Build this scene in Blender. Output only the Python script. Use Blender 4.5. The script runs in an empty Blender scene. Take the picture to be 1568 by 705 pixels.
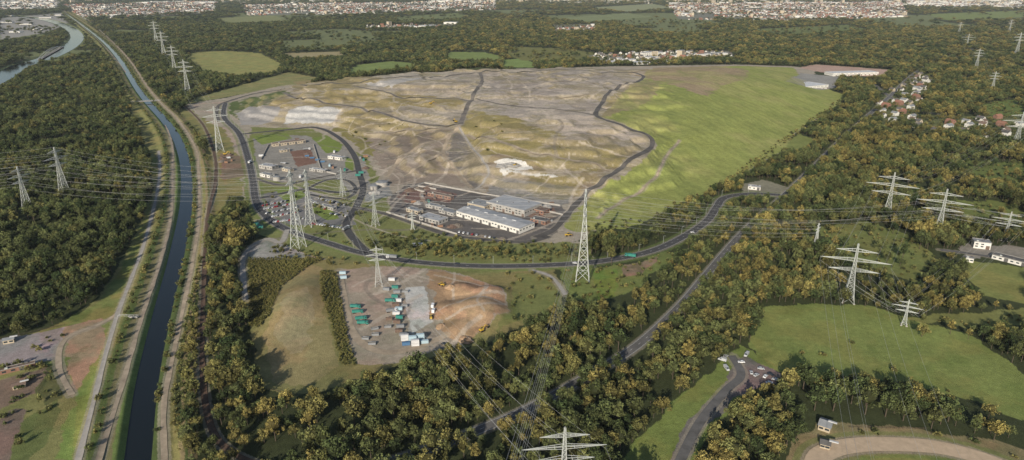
import bpy, math, random
import numpy as np
from mathutils import Vector, Matrix
random.seed(11)
R=np.random.default_rng(11)
# ------------------------------------------------------------------ image size and camera frame
PW,PH,FO=1568.0,705.0,1040.0
TH=math.radians(20.2); CH=260.0
CT,ST=math.cos(TH),math.sin(TH)
sc=bpy.context.scene
COL=sc.collection

# ------------------------------------------------------------------ numpy helpers
_lat={}
def vn(x,y,s,seed=0):
    if seed not in _lat:
        _lat[seed]=np.random.default_rng(100+seed).random((256,256))
    L=_lat[seed]
    u=np.asarray(x)/s+1000.0; v=np.asarray(y)/s+1000.0
    iu=np.floor(u).astype(int); iv=np.floor(v).astype(int)
    fu=u-iu; fv=v-iv
    fu=fu*fu*(3-2*fu); fv=fv*fv*(3-2*fv)
    a=L[iu%256,iv%256]; b=L[(iu+1)%256,iv%256]; c=L[iu%256,(iv+1)%256]; d=L[(iu+1)%256,(iv+1)%256]
    return (a*(1-fu)+b*fu)*(1-fv)+(c*(1-fu)+d*fu)*fv
def fbm(x,y,s,seed=0,o=4):
    t=0;a=1.0;n=0
    for i in range(o):
        t=t+a*vn(x,y,s,seed+i); n+=a; a*=0.55; s*=0.47
    return t/n
def sst(e0,e1,x):
    t=np.clip((x-e0)/(e1-e0),0,1); return t*t*(3-2*t)
def inpoly(x,y,P):
    x=np.asarray(x);y=np.asarray(y)
    res=np.zeros(x.shape,bool)
    mn=P.min(0);mx=P.max(0)
    m=(x>=mn[0])&(x<=mx[0])&(y>=mn[1])&(y<=mx[1])
    if not m.any(): return res
    xs=x[m];ys=y[m];r=np.zeros(xs.shape,bool)
    n=len(P)
    for i in range(n):
        x1,y1=P[i];x2,y2=P[(i+1)%n]
        if y1==y2: continue
        c=((y1>ys)!=(y2>ys))
        xi=(x2-x1)*(ys-y1)/(y2-y1)+x1
        r^=(c&(xs<xi))
    res[m]=r
    return res
def dline(x,y,L,maxd=60.0):
    """unsigned distance and signed side to polyline L (world metres)"""
    x=np.asarray(x,float);y=np.asarray(y,float)
    D=np.full(x.shape,1e6);S=np.ones(x.shape)
    mn=L.min(0)-maxd;mx=L.max(0)+maxd
    m0=np.where((x>=mn[0])&(x<=mx[0])&(y>=mn[1])&(y<=mx[1]))[0]
    if len(m0)==0: return D,S
    for i in range(len(L)-1):
        a=L[i];b=L[i+1]
        lo=np.minimum(a,b)-maxd;hi=np.maximum(a,b)+maxd
        xs=x[m0];ys=y[m0]
        k=(xs>=lo[0])&(xs<=hi[0])&(ys>=lo[1])&(ys<=hi[1])
        if not k.any(): continue
        idx=m0[k];xs=xs[k];ys=ys[k]
        d=b-a;l2=d@d+1e-9
        t=np.clip(((xs-a[0])*d[0]+(ys-a[1])*d[1])/l2,0,1)
        px=xs-(a[0]+t*d[0]);py=ys-(a[1]+t*d[1])
        dd=np.hypot(px,py)
        s=np.where(d[0]*py-d[1]*px>0,-1.0,1.0)
        better=dd<D[idx]
        D[idx[better]]=dd[better];S[idx[better]]=s[better]
    return D,S
def spline(P,k=5):
    P=np.asarray(P,float);out=[]
    n=len(P)
    for i in range(n-1):
        p0=P[max(i-1,0)];p1=P[i];p2=P[i+1];p3=P[min(i+2,n-1)]
        for j in range(k):
            t=j/k
            out.append(0.5*((2*p1)+(-p0+p2)*t+(2*p0-5*p1+4*p2-p3)*t*t+(-p0+3*p1-3*p2+p3)*t**3))
    out.append(P[-1]);return np.array(out)

# ------------------------------------------------------------------ terrain heights (metres)
GX0,GY0,GS=-1500.0,200.0,6.0
NX,NY=533,400
gx=GX0+GS*np.arange(NX);gy=GY0+GS*np.arange(NY)
GXX,GYY=np.meshgrid(gx,gy,indexing='ij')
HG=np.zeros((NX,NY))
def hz(x,y):
    x=np.asarray(x,float);y=np.asarray(y,float)
    u=(x-GX0)/GS;v=(y-GY0)/GS
    ok=(u>0)&(u<NX-1.01)&(v>0)&(v<NY-1.01)
    u=np.clip(u,0,NX-1.01);v=np.clip(v,0,NY-1.01)
    i=u.astype(int);j=v.astype(int);fu=u-i;fv=v-j
    h=(HG[i,j]*(1-fu)+HG[i+1,j]*fu)*(1-fv)+(HG[i,j+1]*(1-fu)+HG[i+1,j+1]*fu)*fv
    return np.where(ok,h,0.0)
def ground(pts):  # pts are image pixel coordinates
    """image pixel -> point where its camera ray meets the terrain (world x,y)"""
    pts=np.atleast_2d(np.asarray(pts,float))
    u=(pts[:,0]-PW/2)/FO; v=(PH/2-pts[:,1])/FO
    dx=u;dy=CT+v*ST;dz=-ST+v*CT
    dz=np.minimum(dz,-0.0035)
    t1=(-CH-0.5)/dz;t0=(70-CH)/dz
    N=500
    s=np.linspace(0,1,N)[None,:]
    T=t0[:,None]*(1-s)+t1[:,None]*s
    Z=CH+dz[:,None]*T
    Hh=hz(dx[:,None]*T,dy[:,None]*T)
    below=Z<=Hh
    k=np.argmax(below,1);k=np.clip(k,1,N-1)
    r=np.arange(len(pts))
    a=Z[r,k-1]-Hh[r,k-1];b=Z[r,k]-Hh[r,k]
    w=np.clip(a/(a-b+1e-9),0,1)
    t=T[r,k-1]*(1-w)+T[r,k]*w
    return np.stack([dx*t,dy*t],1)
def G1p(x,y): return ground([(x,y)])[0]
def projy(x,y,z):
    d=y*CT-(z-CH)*ST
    v=(y*ST+(z-CH)*CT)/d
    return PH/2-v*FO
def gpoly(px,step=30):
    out=[];n=len(px)
    for i in range(n):
        a=np.array(px[i],float);b=np.array(px[(i+1)%n],float)
        m=max(1,int(np.hypot(*(b-a))/step))
        for j in range(m): out.append(a+(b-a)*j/m)
    return ground(out)

foot=ground([(338,185),(400,198),(480,200),(545,222),(575,262),(600,283),(650,286),(740,303),(850,316),(868,345),(880,352),(950,351),(1040,314),(1110,282),(1205,228),(1292,156),(1262,126),(1210,112),(1000,112),(700,113),(520,123),(430,134),(350,156)])
D,_=dline(GXX.ravel(),GYY.ravel(),np.vstack([foot,foot[:1]]),600)
D=D.reshape(NX,NY);ins=inpoly(GXX,GYY,foot)
D=np.where(ins,D,0)
hill=46*sst(0,300,D)*0.75+46*0.25*sst(0,120,D)
msk=sst(0,60,D)
east=sst(180,260,GXX-0.16*(GYY-700))
rough=1-0.85*east
hill+=msk*rough*(fbm(GXX,GYY,140,3,3)-0.5)*18
hill+=msk*rough*(np.abs(fbm(GXX,GYY,60,9,3)-0.5))*-12
wst=msk*(1-east)
step_=8.0
hh_=np.maximum(hill,0)+ (fbm(GXX,GYY,90,13,2)-0.5)*4*wst
fr_=hh_/step_-np.floor(hh_/step_)
terr=(np.floor(hh_/step_)+sst(0.55,0.9,fr_))*step_
hill=hill*(1-0.7*wst)+terr*0.7*wst
hill+=wst*(fbm(GXX,GYY,26,19,3)-0.5)*3.0
HG[:]=np.maximum(hill,0)
def bump(px,py,h,sx,sy,rot=0):
    c=G1p(px,py);X=GXX-c[0];Y=GYY-c[1]
    cr,sr=math.cos(rot),math.sin(rot)
    a=(X*cr+Y*sr)/sx;b=(-X*sr+Y*cr)/sy
    return h*np.exp(-(a*a+b*b)**1.4)
bb=bump(850,128,8,150,120)*msk-bump(690,240,13,38,110,-0.1)*msk
bb+=bump(450,470,10,20,52,-0.1)+bump(732,480,10,22,24)+bump(752,452,7,15,14)
bb+=bump(705,508,5,12,12)+bump(706,445,5.5,12,12)+bump(682,475,3,8,14)
HG[:]=np.maximum(HG+bb,0)

# ------------------------------------------------------------------ linear features (image pixels, cast to the ground)
river_px=[(98,18),(140,48),(175,80),(213,138),(258,190),(280,235),(285,300),(270,385),(246,480),(224,580),(209,700),(196,800)]
river=spline(ground(river_px),6)
canal_px=[(-60,148),(0,120),(30,101),(75,87),(108,70),(118,56),(108,44),(88,35),(62,29),(20,24)]
canal=spline(ground(canal_px),6)
def Z(x,y):
    x=np.asarray(x,float);y=np.asarray(y,float)
    sh=x.shape;xf=x.ravel();yf=y.ravel()
    h=hz(xf,yf)
    d,_=dline(xf,yf,river,70)
    h=h-4.8*(1-sst(4.2,12.0,d))+2.2*np.exp(-((d-27)/6)**2)
    d2,_=dline(xf,yf,canal,90)
    h=h-4.0*(1-sst(26,36,d2))
    return h.reshape(sh)
def zp(p): return float(Z(np.array([p[0]]),np.array([p[1]]))[0])

# ------------------------------------------------------------------ materials
def mat(name,col,rough=0.85,metal=0.0,noise=0.0,nscale=1.0,spec=0.3):
    m=bpy.data.materials.new(name);m.use_nodes=True
    nt=m.node_tree;b=nt.nodes['Principled BSDF']
    b.inputs['Base Color'].default_value=(*col,1);b.inputs['Roughness'].default_value=rough
    b.inputs['Metallic'].default_value=metal;b.inputs['Specular IOR Level'].default_value=spec
    if noise>0:
        tc=nt.nodes.new('ShaderNodeTexCoord');n=nt.nodes.new('ShaderNodeTexNoise')
        n.inputs['Scale'].default_value=nscale;n.inputs['Detail'].default_value=6;n.inputs['Roughness'].default_value=0.65
        nt.links.new(tc.outputs['Object'],n.inputs['Vector'])
        mr=nt.nodes.new('ShaderNodeMapRange');mr.inputs[1].default_value=0.3;mr.inputs[2].default_value=0.7
        mr.inputs[3].default_value=1-noise;mr.inputs[4].default_value=1+noise
        nt.links.new(n.outputs['Fac'],mr.inputs[0])
        vm=nt.nodes.new('ShaderNodeVectorMath');vm.operation='SCALE';vm.inputs[0].default_value=col
        nt.links.new(mr.outputs[0],vm.inputs['Scale']);nt.links.new(vm.outputs[0],b.inputs['Base Color'])
    return m
M={}
M['asphalt']=mat('asphalt',(0.075,0.073,0.075),0.9,noise=0.25,nscale=0.15)
M['old_asphalt']=mat('worn_asphalt',(0.13,0.125,0.12),0.9,noise=0.3,nscale=0.12)
M['site_road']=mat('dusty_asphalt',(0.115,0.105,0.095),0.95,noise=0.45,nscale=0.05)
M['tip_road']=mat('compacted_tip_road',(0.17,0.15,0.13),0.95,noise=0.5,nscale=0.05)
M['gravel']=mat('gravel',(0.38,0.35,0.31),0.95,noise=0.2,nscale=0.2)
M['dirt']=mat('dirt_track',(0.37,0.30,0.22),0.95,noise=0.35,nscale=0.1)
M['reddirt']=mat('ballast',(0.13,0.085,0.06),0.95,noise=0.35,nscale=0.3)
M['sandtrack']=mat('sand_track',(0.52,0.40,0.28),0.95,noise=0.15,nscale=0.2)
M['white']=mat('white_paint',(0.7,0.7,0.68),0.6,noise=0.08,nscale=0.5)
M['kerb']=mat('kerb_concrete',(0.3,0.29,0.27),0.9)
M['steel']=mat('galvanised_steel',(0.50,0.52,0.49),0.5,metal=0.0,noise=0.12,nscale=0.4)
M['wire']=mat('conductor_aluminium',(0.50,0.50,0.49),0.5)
M['conc']=mat('concrete',(0.38,0.36,0.33),0.9,noise=0.2,nscale=0.3)
M['glass']=mat('window_glass',(0.03,0.04,0.05),0.15,spec=0.6)
M['black']=mat('rubber',(0.02,0.02,0.02),0.8)
M['roofgrey']=mat('grey_roof',(0.24,0.25,0.26),0.7,noise=0.25,nscale=0.15)
M['roofmid']=mat('sheet_metal_roof',(0.36,0.37,0.385),0.65,noise=0.22,nscale=0.12)
M['rooflight']=mat('pale_roof',(0.60,0.60,0.60),0.6,noise=0.2,nscale=0.15)
M['roofdark']=mat('dark_roof',(0.12,0.115,0.11),0.8,noise=0.25,nscale=0.2)
M['roofred']=mat('clay_tile',(0.28,0.14,0.095),0.85,noise=0.25,nscale=1.2)
M['roofbrown']=mat('brown_tile',(0.17,0.12,0.095),0.85,noise=0.25,nscale=1.2)
M['brick']=mat('red_brick',(0.25,0.14,0.10),0.9,noise=0.2,nscale=0.8)
M['render']=mat('white_render',(0.66,0.64,0.59),0.85,noise=0.08,nscale=0.4)
M['beige']=mat('beige_render',(0.46,0.39,0.29),0.85,noise=0.1,nscale=0.4)
M['teal']=mat('teal_paint',(0.045,0.22,0.18),0.5,noise=0.3,nscale=1.0)
M['blue']=mat('blue_paint',(0.08,0.17,0.30),0.5,noise=0.2,nscale=1.0)
M['ltblue']=mat('pale_blue_paint',(0.40,0.52,0.58),0.5,noise=0.15,nscale=1.0)
M['orange']=mat('rust_orange_paint',(0.28,0.16,0.10),0.6,noise=0.3,nscale=1.0)
M['yellow']=mat('machine_yellow',(0.55,0.36,0.05),0.5,noise=0.1,nscale=1.0)
M['rust']=mat('rusty_steel',(0.16,0.11,0.085),0.9,noise=0.35,nscale=0.8)
M['cargrey']=mat('silver_car_paint',(0.5,0.51,0.52),0.3)
M['cardark']=mat('dark_car_paint',(0.03,0.035,0.045),0.3)
M['carred']=mat('red_car_paint',(0.35,0.03,0.03),0.3)
M['carwhite']=mat('white_car_paint',(0.78,0.78,0.78),0.3)
M['bark']=mat('bark',(0.09,0.07,0.05),0.95,noise=0.2,nscale=1.0)
M['sandpile']=mat('sand_heap',(0.40,0.27,0.165),0.95,noise=0.2,nscale=0.3)
M['scrap']=mat('waste_heap',(0.19,0.16,0.13),0.95,noise=0.5,nscale=0.8)

def foliage(name,c1,c2,c3,yel):
    m=bpy.data.materials.new(name);m.use_nodes=True;nt=m.node_tree;N=nt.nodes;L=nt.links
    b=N['Principled BSDF'];b.inputs['Roughness'].default_value=0.75;b.inputs['Specular IOR Level'].default_value=0.15
    oi=N.new('ShaderNodeObjectInfo')
    mx=N.new('ShaderNodeMix');mx.data_type='RGBA';mx.inputs[6].default_value=(*c1,1);mx.inputs[7].default_value=(*c2,1)
    L.new(oi.outputs['Random'],mx.inputs[0])
    nz=N.new('ShaderNodeTexNoise');nz.inputs['Scale'].default_value=0.011;nz.inputs['Detail'].default_value=3
    L.new(oi.outputs['Location'],nz.inputs['Vector'])
    ad=N.new('ShaderNodeMath');ad.operation='MULTIPLY_ADD';ad.inputs[1].default_value=7.31
    fr=N.new('ShaderNodeMath');fr.operation='FRACT'
    L.new(oi.outputs['Random'],ad.inputs[0]);ad.inputs[2].default_value=0.13;L.new(ad.outputs[0],fr.inputs[0])
    sm=N.new('ShaderNodeMath');sm.operation='MULTIPLY_ADD';sm.inputs[1].default_value=0.45
    L.new(fr.outputs[0],sm.inputs[0]);L.new(nz.outputs['Fac'],sm.inputs[2])
    sx=N.new('ShaderNodeSeparateXYZ');L.new(oi.outputs['Location'],sx.inputs[0])
    ew=N.new('ShaderNodeMapRange');ew.inputs[1].default_value=-420;ew.inputs[2].default_value=-200;ew.inputs[3].default_value=-0.12;ew.inputs[4].default_value=0.03
    L.new(sx.outputs['X'],ew.inputs[0])
    s2=N.new('ShaderNodeMath');L.new(sm.outputs[0],s2.inputs[0]);L.new(ew.outputs[0],s2.inputs[1])
    mr=N.new('ShaderNodeMapRange');mr.inputs[1].default_value=yel;mr.inputs[2].default_value=yel+0.28
    mr.inputs[3].default_value=0;mr.inputs[4].default_value=0.8;L.new(s2.outputs[0],mr.inputs[0])
    m2=N.new('ShaderNodeMix');m2.data_type='RGBA';L.new(mr.outputs[0],m2.inputs[0]);L.new(mx.outputs[2],m2.inputs[6]);m2.inputs[7].default_value=(*c3,1)
    # stands differ: some darker, some greyer (willow / poplar)
    n2=N.new('ShaderNodeTexNoise');n2.inputs['Scale'].default_value=0.02;n2.inputs['Detail'].default_value=4
    L.new(oi.outputs['Location'],n2.inputs['Vector'])
    m4=N.new('ShaderNodeMapRange');m4.inputs[1].default_value=0.35;m4.inputs[2].default_value=0.65;m4.inputs[3].default_value=0.72;m4.inputs[4].default_value=1.25
    L.new(n2.outputs['Fac'],m4.inputs[0])
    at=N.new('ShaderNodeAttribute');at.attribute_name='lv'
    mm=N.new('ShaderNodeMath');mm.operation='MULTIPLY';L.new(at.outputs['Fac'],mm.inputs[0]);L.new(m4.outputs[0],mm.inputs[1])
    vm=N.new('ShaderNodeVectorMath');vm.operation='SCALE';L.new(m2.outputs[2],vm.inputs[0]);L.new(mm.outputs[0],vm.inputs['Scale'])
    L.new(vm.outputs[0],b.inputs['Base Color'])
    return m
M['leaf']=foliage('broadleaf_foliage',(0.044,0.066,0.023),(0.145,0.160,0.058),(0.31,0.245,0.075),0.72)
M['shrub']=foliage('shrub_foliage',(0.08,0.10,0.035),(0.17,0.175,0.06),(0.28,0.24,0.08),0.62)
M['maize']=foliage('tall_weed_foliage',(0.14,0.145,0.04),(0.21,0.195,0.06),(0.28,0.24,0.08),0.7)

def water_mat():
    m=bpy.data.materials.new('water');m.use_nodes=True;nt=m.node_tree;b=nt.nodes['Principled BSDF']
    b.inputs['Base Color'].default_value=(0.010,0.014,0.016,1);b.inputs['Roughness'].default_value=0.08;b.inputs['IOR'].default_value=1.33
    b.inputs['Specular IOR Level'].default_value=0.45
    tc=nt.nodes.new('ShaderNodeTexCoord');n=nt.nodes.new('ShaderNodeTexNoise');n.inputs['Scale'].default_value=0.6;n.inputs['Detail'].default_value=4
    bp=nt.nodes.new('ShaderNodeBump');bp.inputs['Strength'].default_value=0.12;bp.inputs['Distance'].default_value=0.3
    nt.links.new(tc.outputs['Object'],n.inputs['Vector']);nt.links.new(n.outputs['Fac'],bp.inputs['Height']);nt.links.new(bp.outputs[0],b.inputs['Normal'])
    return m
M['water']=water_mat()

# ------------------------------------------------------------------ mesh builder
class MB:
    def __init__(s): s.v=[];s.f=[];s.m=[];s.mats=[]
    def mi(s,k):
        if k not in s.mats: s.mats.append(k)
        return s.mats.index(k)
    def add(s,vs,fs,k):
        o=len(s.v);s.v+=[tuple(v) for v in vs];i=s.mi(k)
        for f in fs: s.f.append(tuple(o+a for a in f));s.m.append(i)
    def box(s,c,d,k,rz=0):
        cx,cy,cz=c;x,y,z=d[0]/2,d[1]/2,d[2]/2;cr,sr=math.cos(rz),math.sin(rz)
        vs=[(cx+a*x*cr-b*y*sr,cy+a*x*sr+b*y*cr,cz+e*z) for a in(-1,1) for b in(-1,1) for e in(-1,1)]
        s.add(vs,[(0,1,3,2),(4,6,7,5),(0,4,5,1),(2,3,7,6),(0,2,6,4),(1,5,7,3)],k)
    def beam(s,p,q,t,k):
        p=Vector(p);q=Vector(q);d=(q-p)
        if d.length<1e-6:return
        d.normalize();u=d.cross(Vector((0,0,1)))
        if u.length<0.1:u=d.cross(Vector((1,0,0)))
        u.normalize();w=d.cross(u);h=t/2
        vs=[]
        for e in(p,q):
            for a,b in((-1,-1),(1,-1),(1,1),(-1,1)): vs.append(e+u*a*h+w*b*h)
        s.add(vs,[(0,1,5,4),(1,2,6,5),(2,3,7,6),(3,0,4,7),(0,3,2,1),(4,5,6,7)],k)
    def cyl(s,p,q,r0,r1,k,n=8):
        p=Vector(p);q=Vector(q);d=(q-p).normalized();u=d.cross(Vector((0,0,1)))
        if u.length<0.1:u=d.cross(Vector((1,0,0)))
        u.normalize();w=d.cross(u);vs=[]
        for e,r in((p,r0),(q,r1)):
            for i in range(n):
                a=2*math.pi*i/n;vs.append(e+u*math.cos(a)*r+w*math.sin(a)*r)
        s.add(vs,[(i,(i+1)%n,n+(i+1)%n,n+i) for i in range(n)]+[tuple(range(n-1,-1,-1)),tuple(range(n,2*n))],k)
    def prism(s,prof,y0,y1,k):
        n=len(prof);vs=[(a,y0,b) for a,b in prof]+[(a,y1,b) for a,b in prof]
        s.add(vs,[(i,(i+1)%n,n+(i+1)%n,n+i) for i in range(n)]+[tuple(range(n-1,-1,-1)),tuple(range(n,2*n))],k)
    def quad(s,a,b,c,d,k): s.add([a,b,c,d],[(0,1,2,3)],k)
    def mesh(s,name):
        me=bpy.data.meshes.new(name);me.from_pydata(s.v,[],s.f)
        for k in s.mats: me.materials.append(M[k])
        me.polygons.foreach_set('material_index',s.m);me.update();return me
def obj(name,me,loc=(0,0,0),rz=0,sc_=1,col=COL):
    o=bpy.data.objects.new(name,me);o.location=loc;o.rotation_euler=(0,0,rz)
    o.scale=(sc_,)*3 if not hasattr(sc_,'__len__') else sc_
    col.objects.link(o);return o

# ------------------------------------------------------------------ ground regions
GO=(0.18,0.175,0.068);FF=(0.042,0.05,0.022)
DG=(0.295,0.255,0.20);DK=(0.115,0.105,0.098)
# (polygon, colour, wobble m, keeps trees away)
REG=[
 ([(205,180),(228,235),(234,290),(217,340),(187,400),(152,455),(100,492),(40,512),(-10,520),(-150,580),(-150,830),(310,830),(285,705),(262,640),(268,580),(288,480),(306,400),(316,330),(308,260),(272,205),(237,152),(192,95),(150,50),(120,20),(92,18),(130,50),(165,90),(188,135)],GO,2,1),
 ([(228,240),(235,300),(217,350),(187,410),(150,465),(60,510),(70,560),(120,600),(110,705),(145,705),(170,560),(185,480),(212,410),(235,340),(244,290),(240,240)],(0.165,0.185,0.06),3,0),
 ([(300,235),(345,240),(350,300),(335,330),(318,330)],GO,2,1),
 ([(255,185),(300,160),(345,152),(345,180),(375,240),(385,300),(350,300),(335,260),(318,225),(290,190)],GO,2,1),
 ([(287,88),(300,80),(345,78),(400,82),(430,98),(425,110),(370,115),(310,110)],(0.22,0.22,0.08),6,1),
 ([(400,122),(440,111),(505,122),(430,133),(340,150),(290,158),(300,150)],(0.19,0.19,0.08),5,1),
 ([(285,160),(345,150),(430,132),(520,122),(620,112),(760,106),(940,102),(1130,99),(1215,102),(1250,106),(1240,125),(1292,145),(1287,160),(1218,205),(1202,230),(1110,281),(1040,313),(1010,331),(960,347),(900,356),(905,372),(850,378),(905,392),(905,412),(700,420),(560,405),(470,390),(420,370),(385,350),(375,300),(365,240),(345,200),(300,175)],DG,4,1),
]
PAINT=[
 ([(985,118),(1000,106),(1130,101),(1215,104),(1235,125),(1292,145),(1287,160),(1216,205),(1200,230),(1110,281),(1040,313),(1000,335),(950,351),(880,354),(862,345),(900,305),(985,246),(1007,222),(992,206),(930,182),(922,176),(950,145)],(0.225,0.245,0.072),3),
 ([(960,112),(1000,104),(1110,101),(1147,112),(1140,122),(1105,133),(1085,148),(1055,140),(1015,125)],(0.26,0.20,0.125),5),
 ([(985,122),(1012,126),(1000,150),(960,170),(925,180),(915,175),(940,145)],(0.24,0.20,0.11),5),
 # waste plateau
 ([(500,125),(620,113),(735,108),(735,118),(620,132),(560,137)],(0.33,0.29,0.235),6),
 ([(395,162),(440,143),(520,138),(600,143),(690,150),(715,155),(700,168),(620,162),(560,168),(480,162),(430,166)],(0.25,0.20,0.095),6),
 ([(600,133),(690,120),(722,130),(700,148),(620,145)],(0.36,0.30,0.23),6),
 ([(450,125),(560,118),(600,120),(540,134),(450,142)],(0.24,0.195,0.10),6),
 ([(352,157),(425,140),(445,143),(405,163),(365,184),(350,172)],(0.085,0.11,0.04),3),
 ([(520,172),(560,170),(640,190),(615,205),(600,240),(550,225),(520,198)],(0.25,0.205,0.10),5),
 ([(500,190),(560,200),(600,200),(612,210),(590,245),(560,235),(545,222)],(0.185,0.165,0.06),4),
 ([(740,110),(930,107),(982,118),(940,140),(912,172),(925,184),(972,205),(985,215),(960,226),(860,215),(790,182),(738,165),(722,150)],(0.33,0.285,0.24),6),
 ([(760,112),(860,110),(880,130),(840,150),(780,150),(745,140)],(0.255,0.22,0.19),10),
 ([(800,170),(905,178),(960,200),(980,216),(920,222),(850,205)],(0.40,0.335,0.27),8),
 ([(718,168),(800,182),(870,216),(955,226),(972,234),(945,256),(900,263),(830,256),(742,236),(702,202)],(0.24,0.20,0.085),5),
 ([(730,190),(800,200),(850,222),(780,215)],(0.32,0.255,0.15),6),
 ([(560,205),(640,195),(690,198),(680,235),(720,288),(650,280),(600,285),(580,255)],(0.235,0.19,0.15),5),
 ([(600,205),(670,200),(650,225),(610,245)],(0.18,0.145,0.115),8),
 ([(690,203),(708,205),(747,262),(738,288),(722,288),(683,238)],(0.15,0.135,0.12),3),
 ([(760,236),(830,256),(900,264),(945,256),(925,276),(880,300),(862,312),(740,298),(735,265)],(0.23,0.18,0.125),4),
 ([(800,262),(880,268),(905,275),(880,286),(830,278)],(0.21,0.175,0.08),4),
 ([(752,274),(800,276),(880,287),(872,310),(850,316),(742,296)],(0.20,0.19,0.175),2),
]
TOPPAINT=[ # hard-standing pads and fresh tips, laid over the mottled waste
 ([(362,174),(385,163),(430,165),(420,180),(400,191),(370,192)],(0.27,0.255,0.24),5),
 ([(445,168),(470,162),(522,168),(508,188),(432,190)],(0.36,0.35,0.33),3),
 ([(560,128),(620,120),(650,122),(600,134)],(0.33,0.31,0.285),5),
 ([(757,247),(785,243),(803,247),(817,259),(790,262),(765,261)],(0.50,0.48,0.44),4),
 ([(770,262),(850,268),(855,272),(775,268)],(0.44,0.42,0.38),3),
]
FLAT=[
 # recycling works yard
 ([(600,298),(625,283),(650,279),(740,296),(858,314),(875,330),(840,366),(800,368),(700,360),(592,327),(597,310)],DK,1.5),
 ([(605,300),(640,285),(700,297),(690,312),(655,305),(620,312)],(0.16,0.10,0.085),2),
 ([(795,318),(850,318),(855,330),(820,345)],(0.17,0.105,0.08),3),
 # gate area, left
 ([(385,195),(480,197),(560,240),(590,290),(600,330),(700,362),(850,372),(905,372),(905,412),(700,420),(560,405),(470,390),(400,360),(380,330),(372,260)],(0.16,0.17,0.062),3),
 ([(388,212),(405,205),(470,208),(480,212),(535,225),(560,250),(568,290),(540,300),(520,275),(470,275),(430,280),(392,270)],(0.23,0.215,0.19),2),
 ([(385,208),(440,204),(448,212),(400,222)],(0.16,0.20,0.05),1),
 ([(478,212),(500,207),(525,222),(520,232),(500,235)],(0.15,0.19,0.045),1),
 ([(530,240),(548,248),(540,262),(528,256)],(0.15,0.19,0.05),1),
 ([(445,232),(475,228),(485,250),(455,256)],(0.17,0.10,0.075),1),
 ([(392,300),(455,285),(500,300),(540,318),(545,345),(500,345),(440,345),(400,335)],(0.17,0.165,0.16),2),
 ([(420,290),(455,285),(470,300),(440,312)],(0.15,0.19,0.05),2),
 ([(480,308),(505,318),(520,335),(500,338),(478,325)],(0.15,0.19,0.05),1),
 ([(555,285),(595,275),(600,300),(560,310)],(0.22,0.22,0.21),2),
 ([(335,235),(372,240),(378,270),(340,275)],(0.17,0.13,0.09),3),
]
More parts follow.
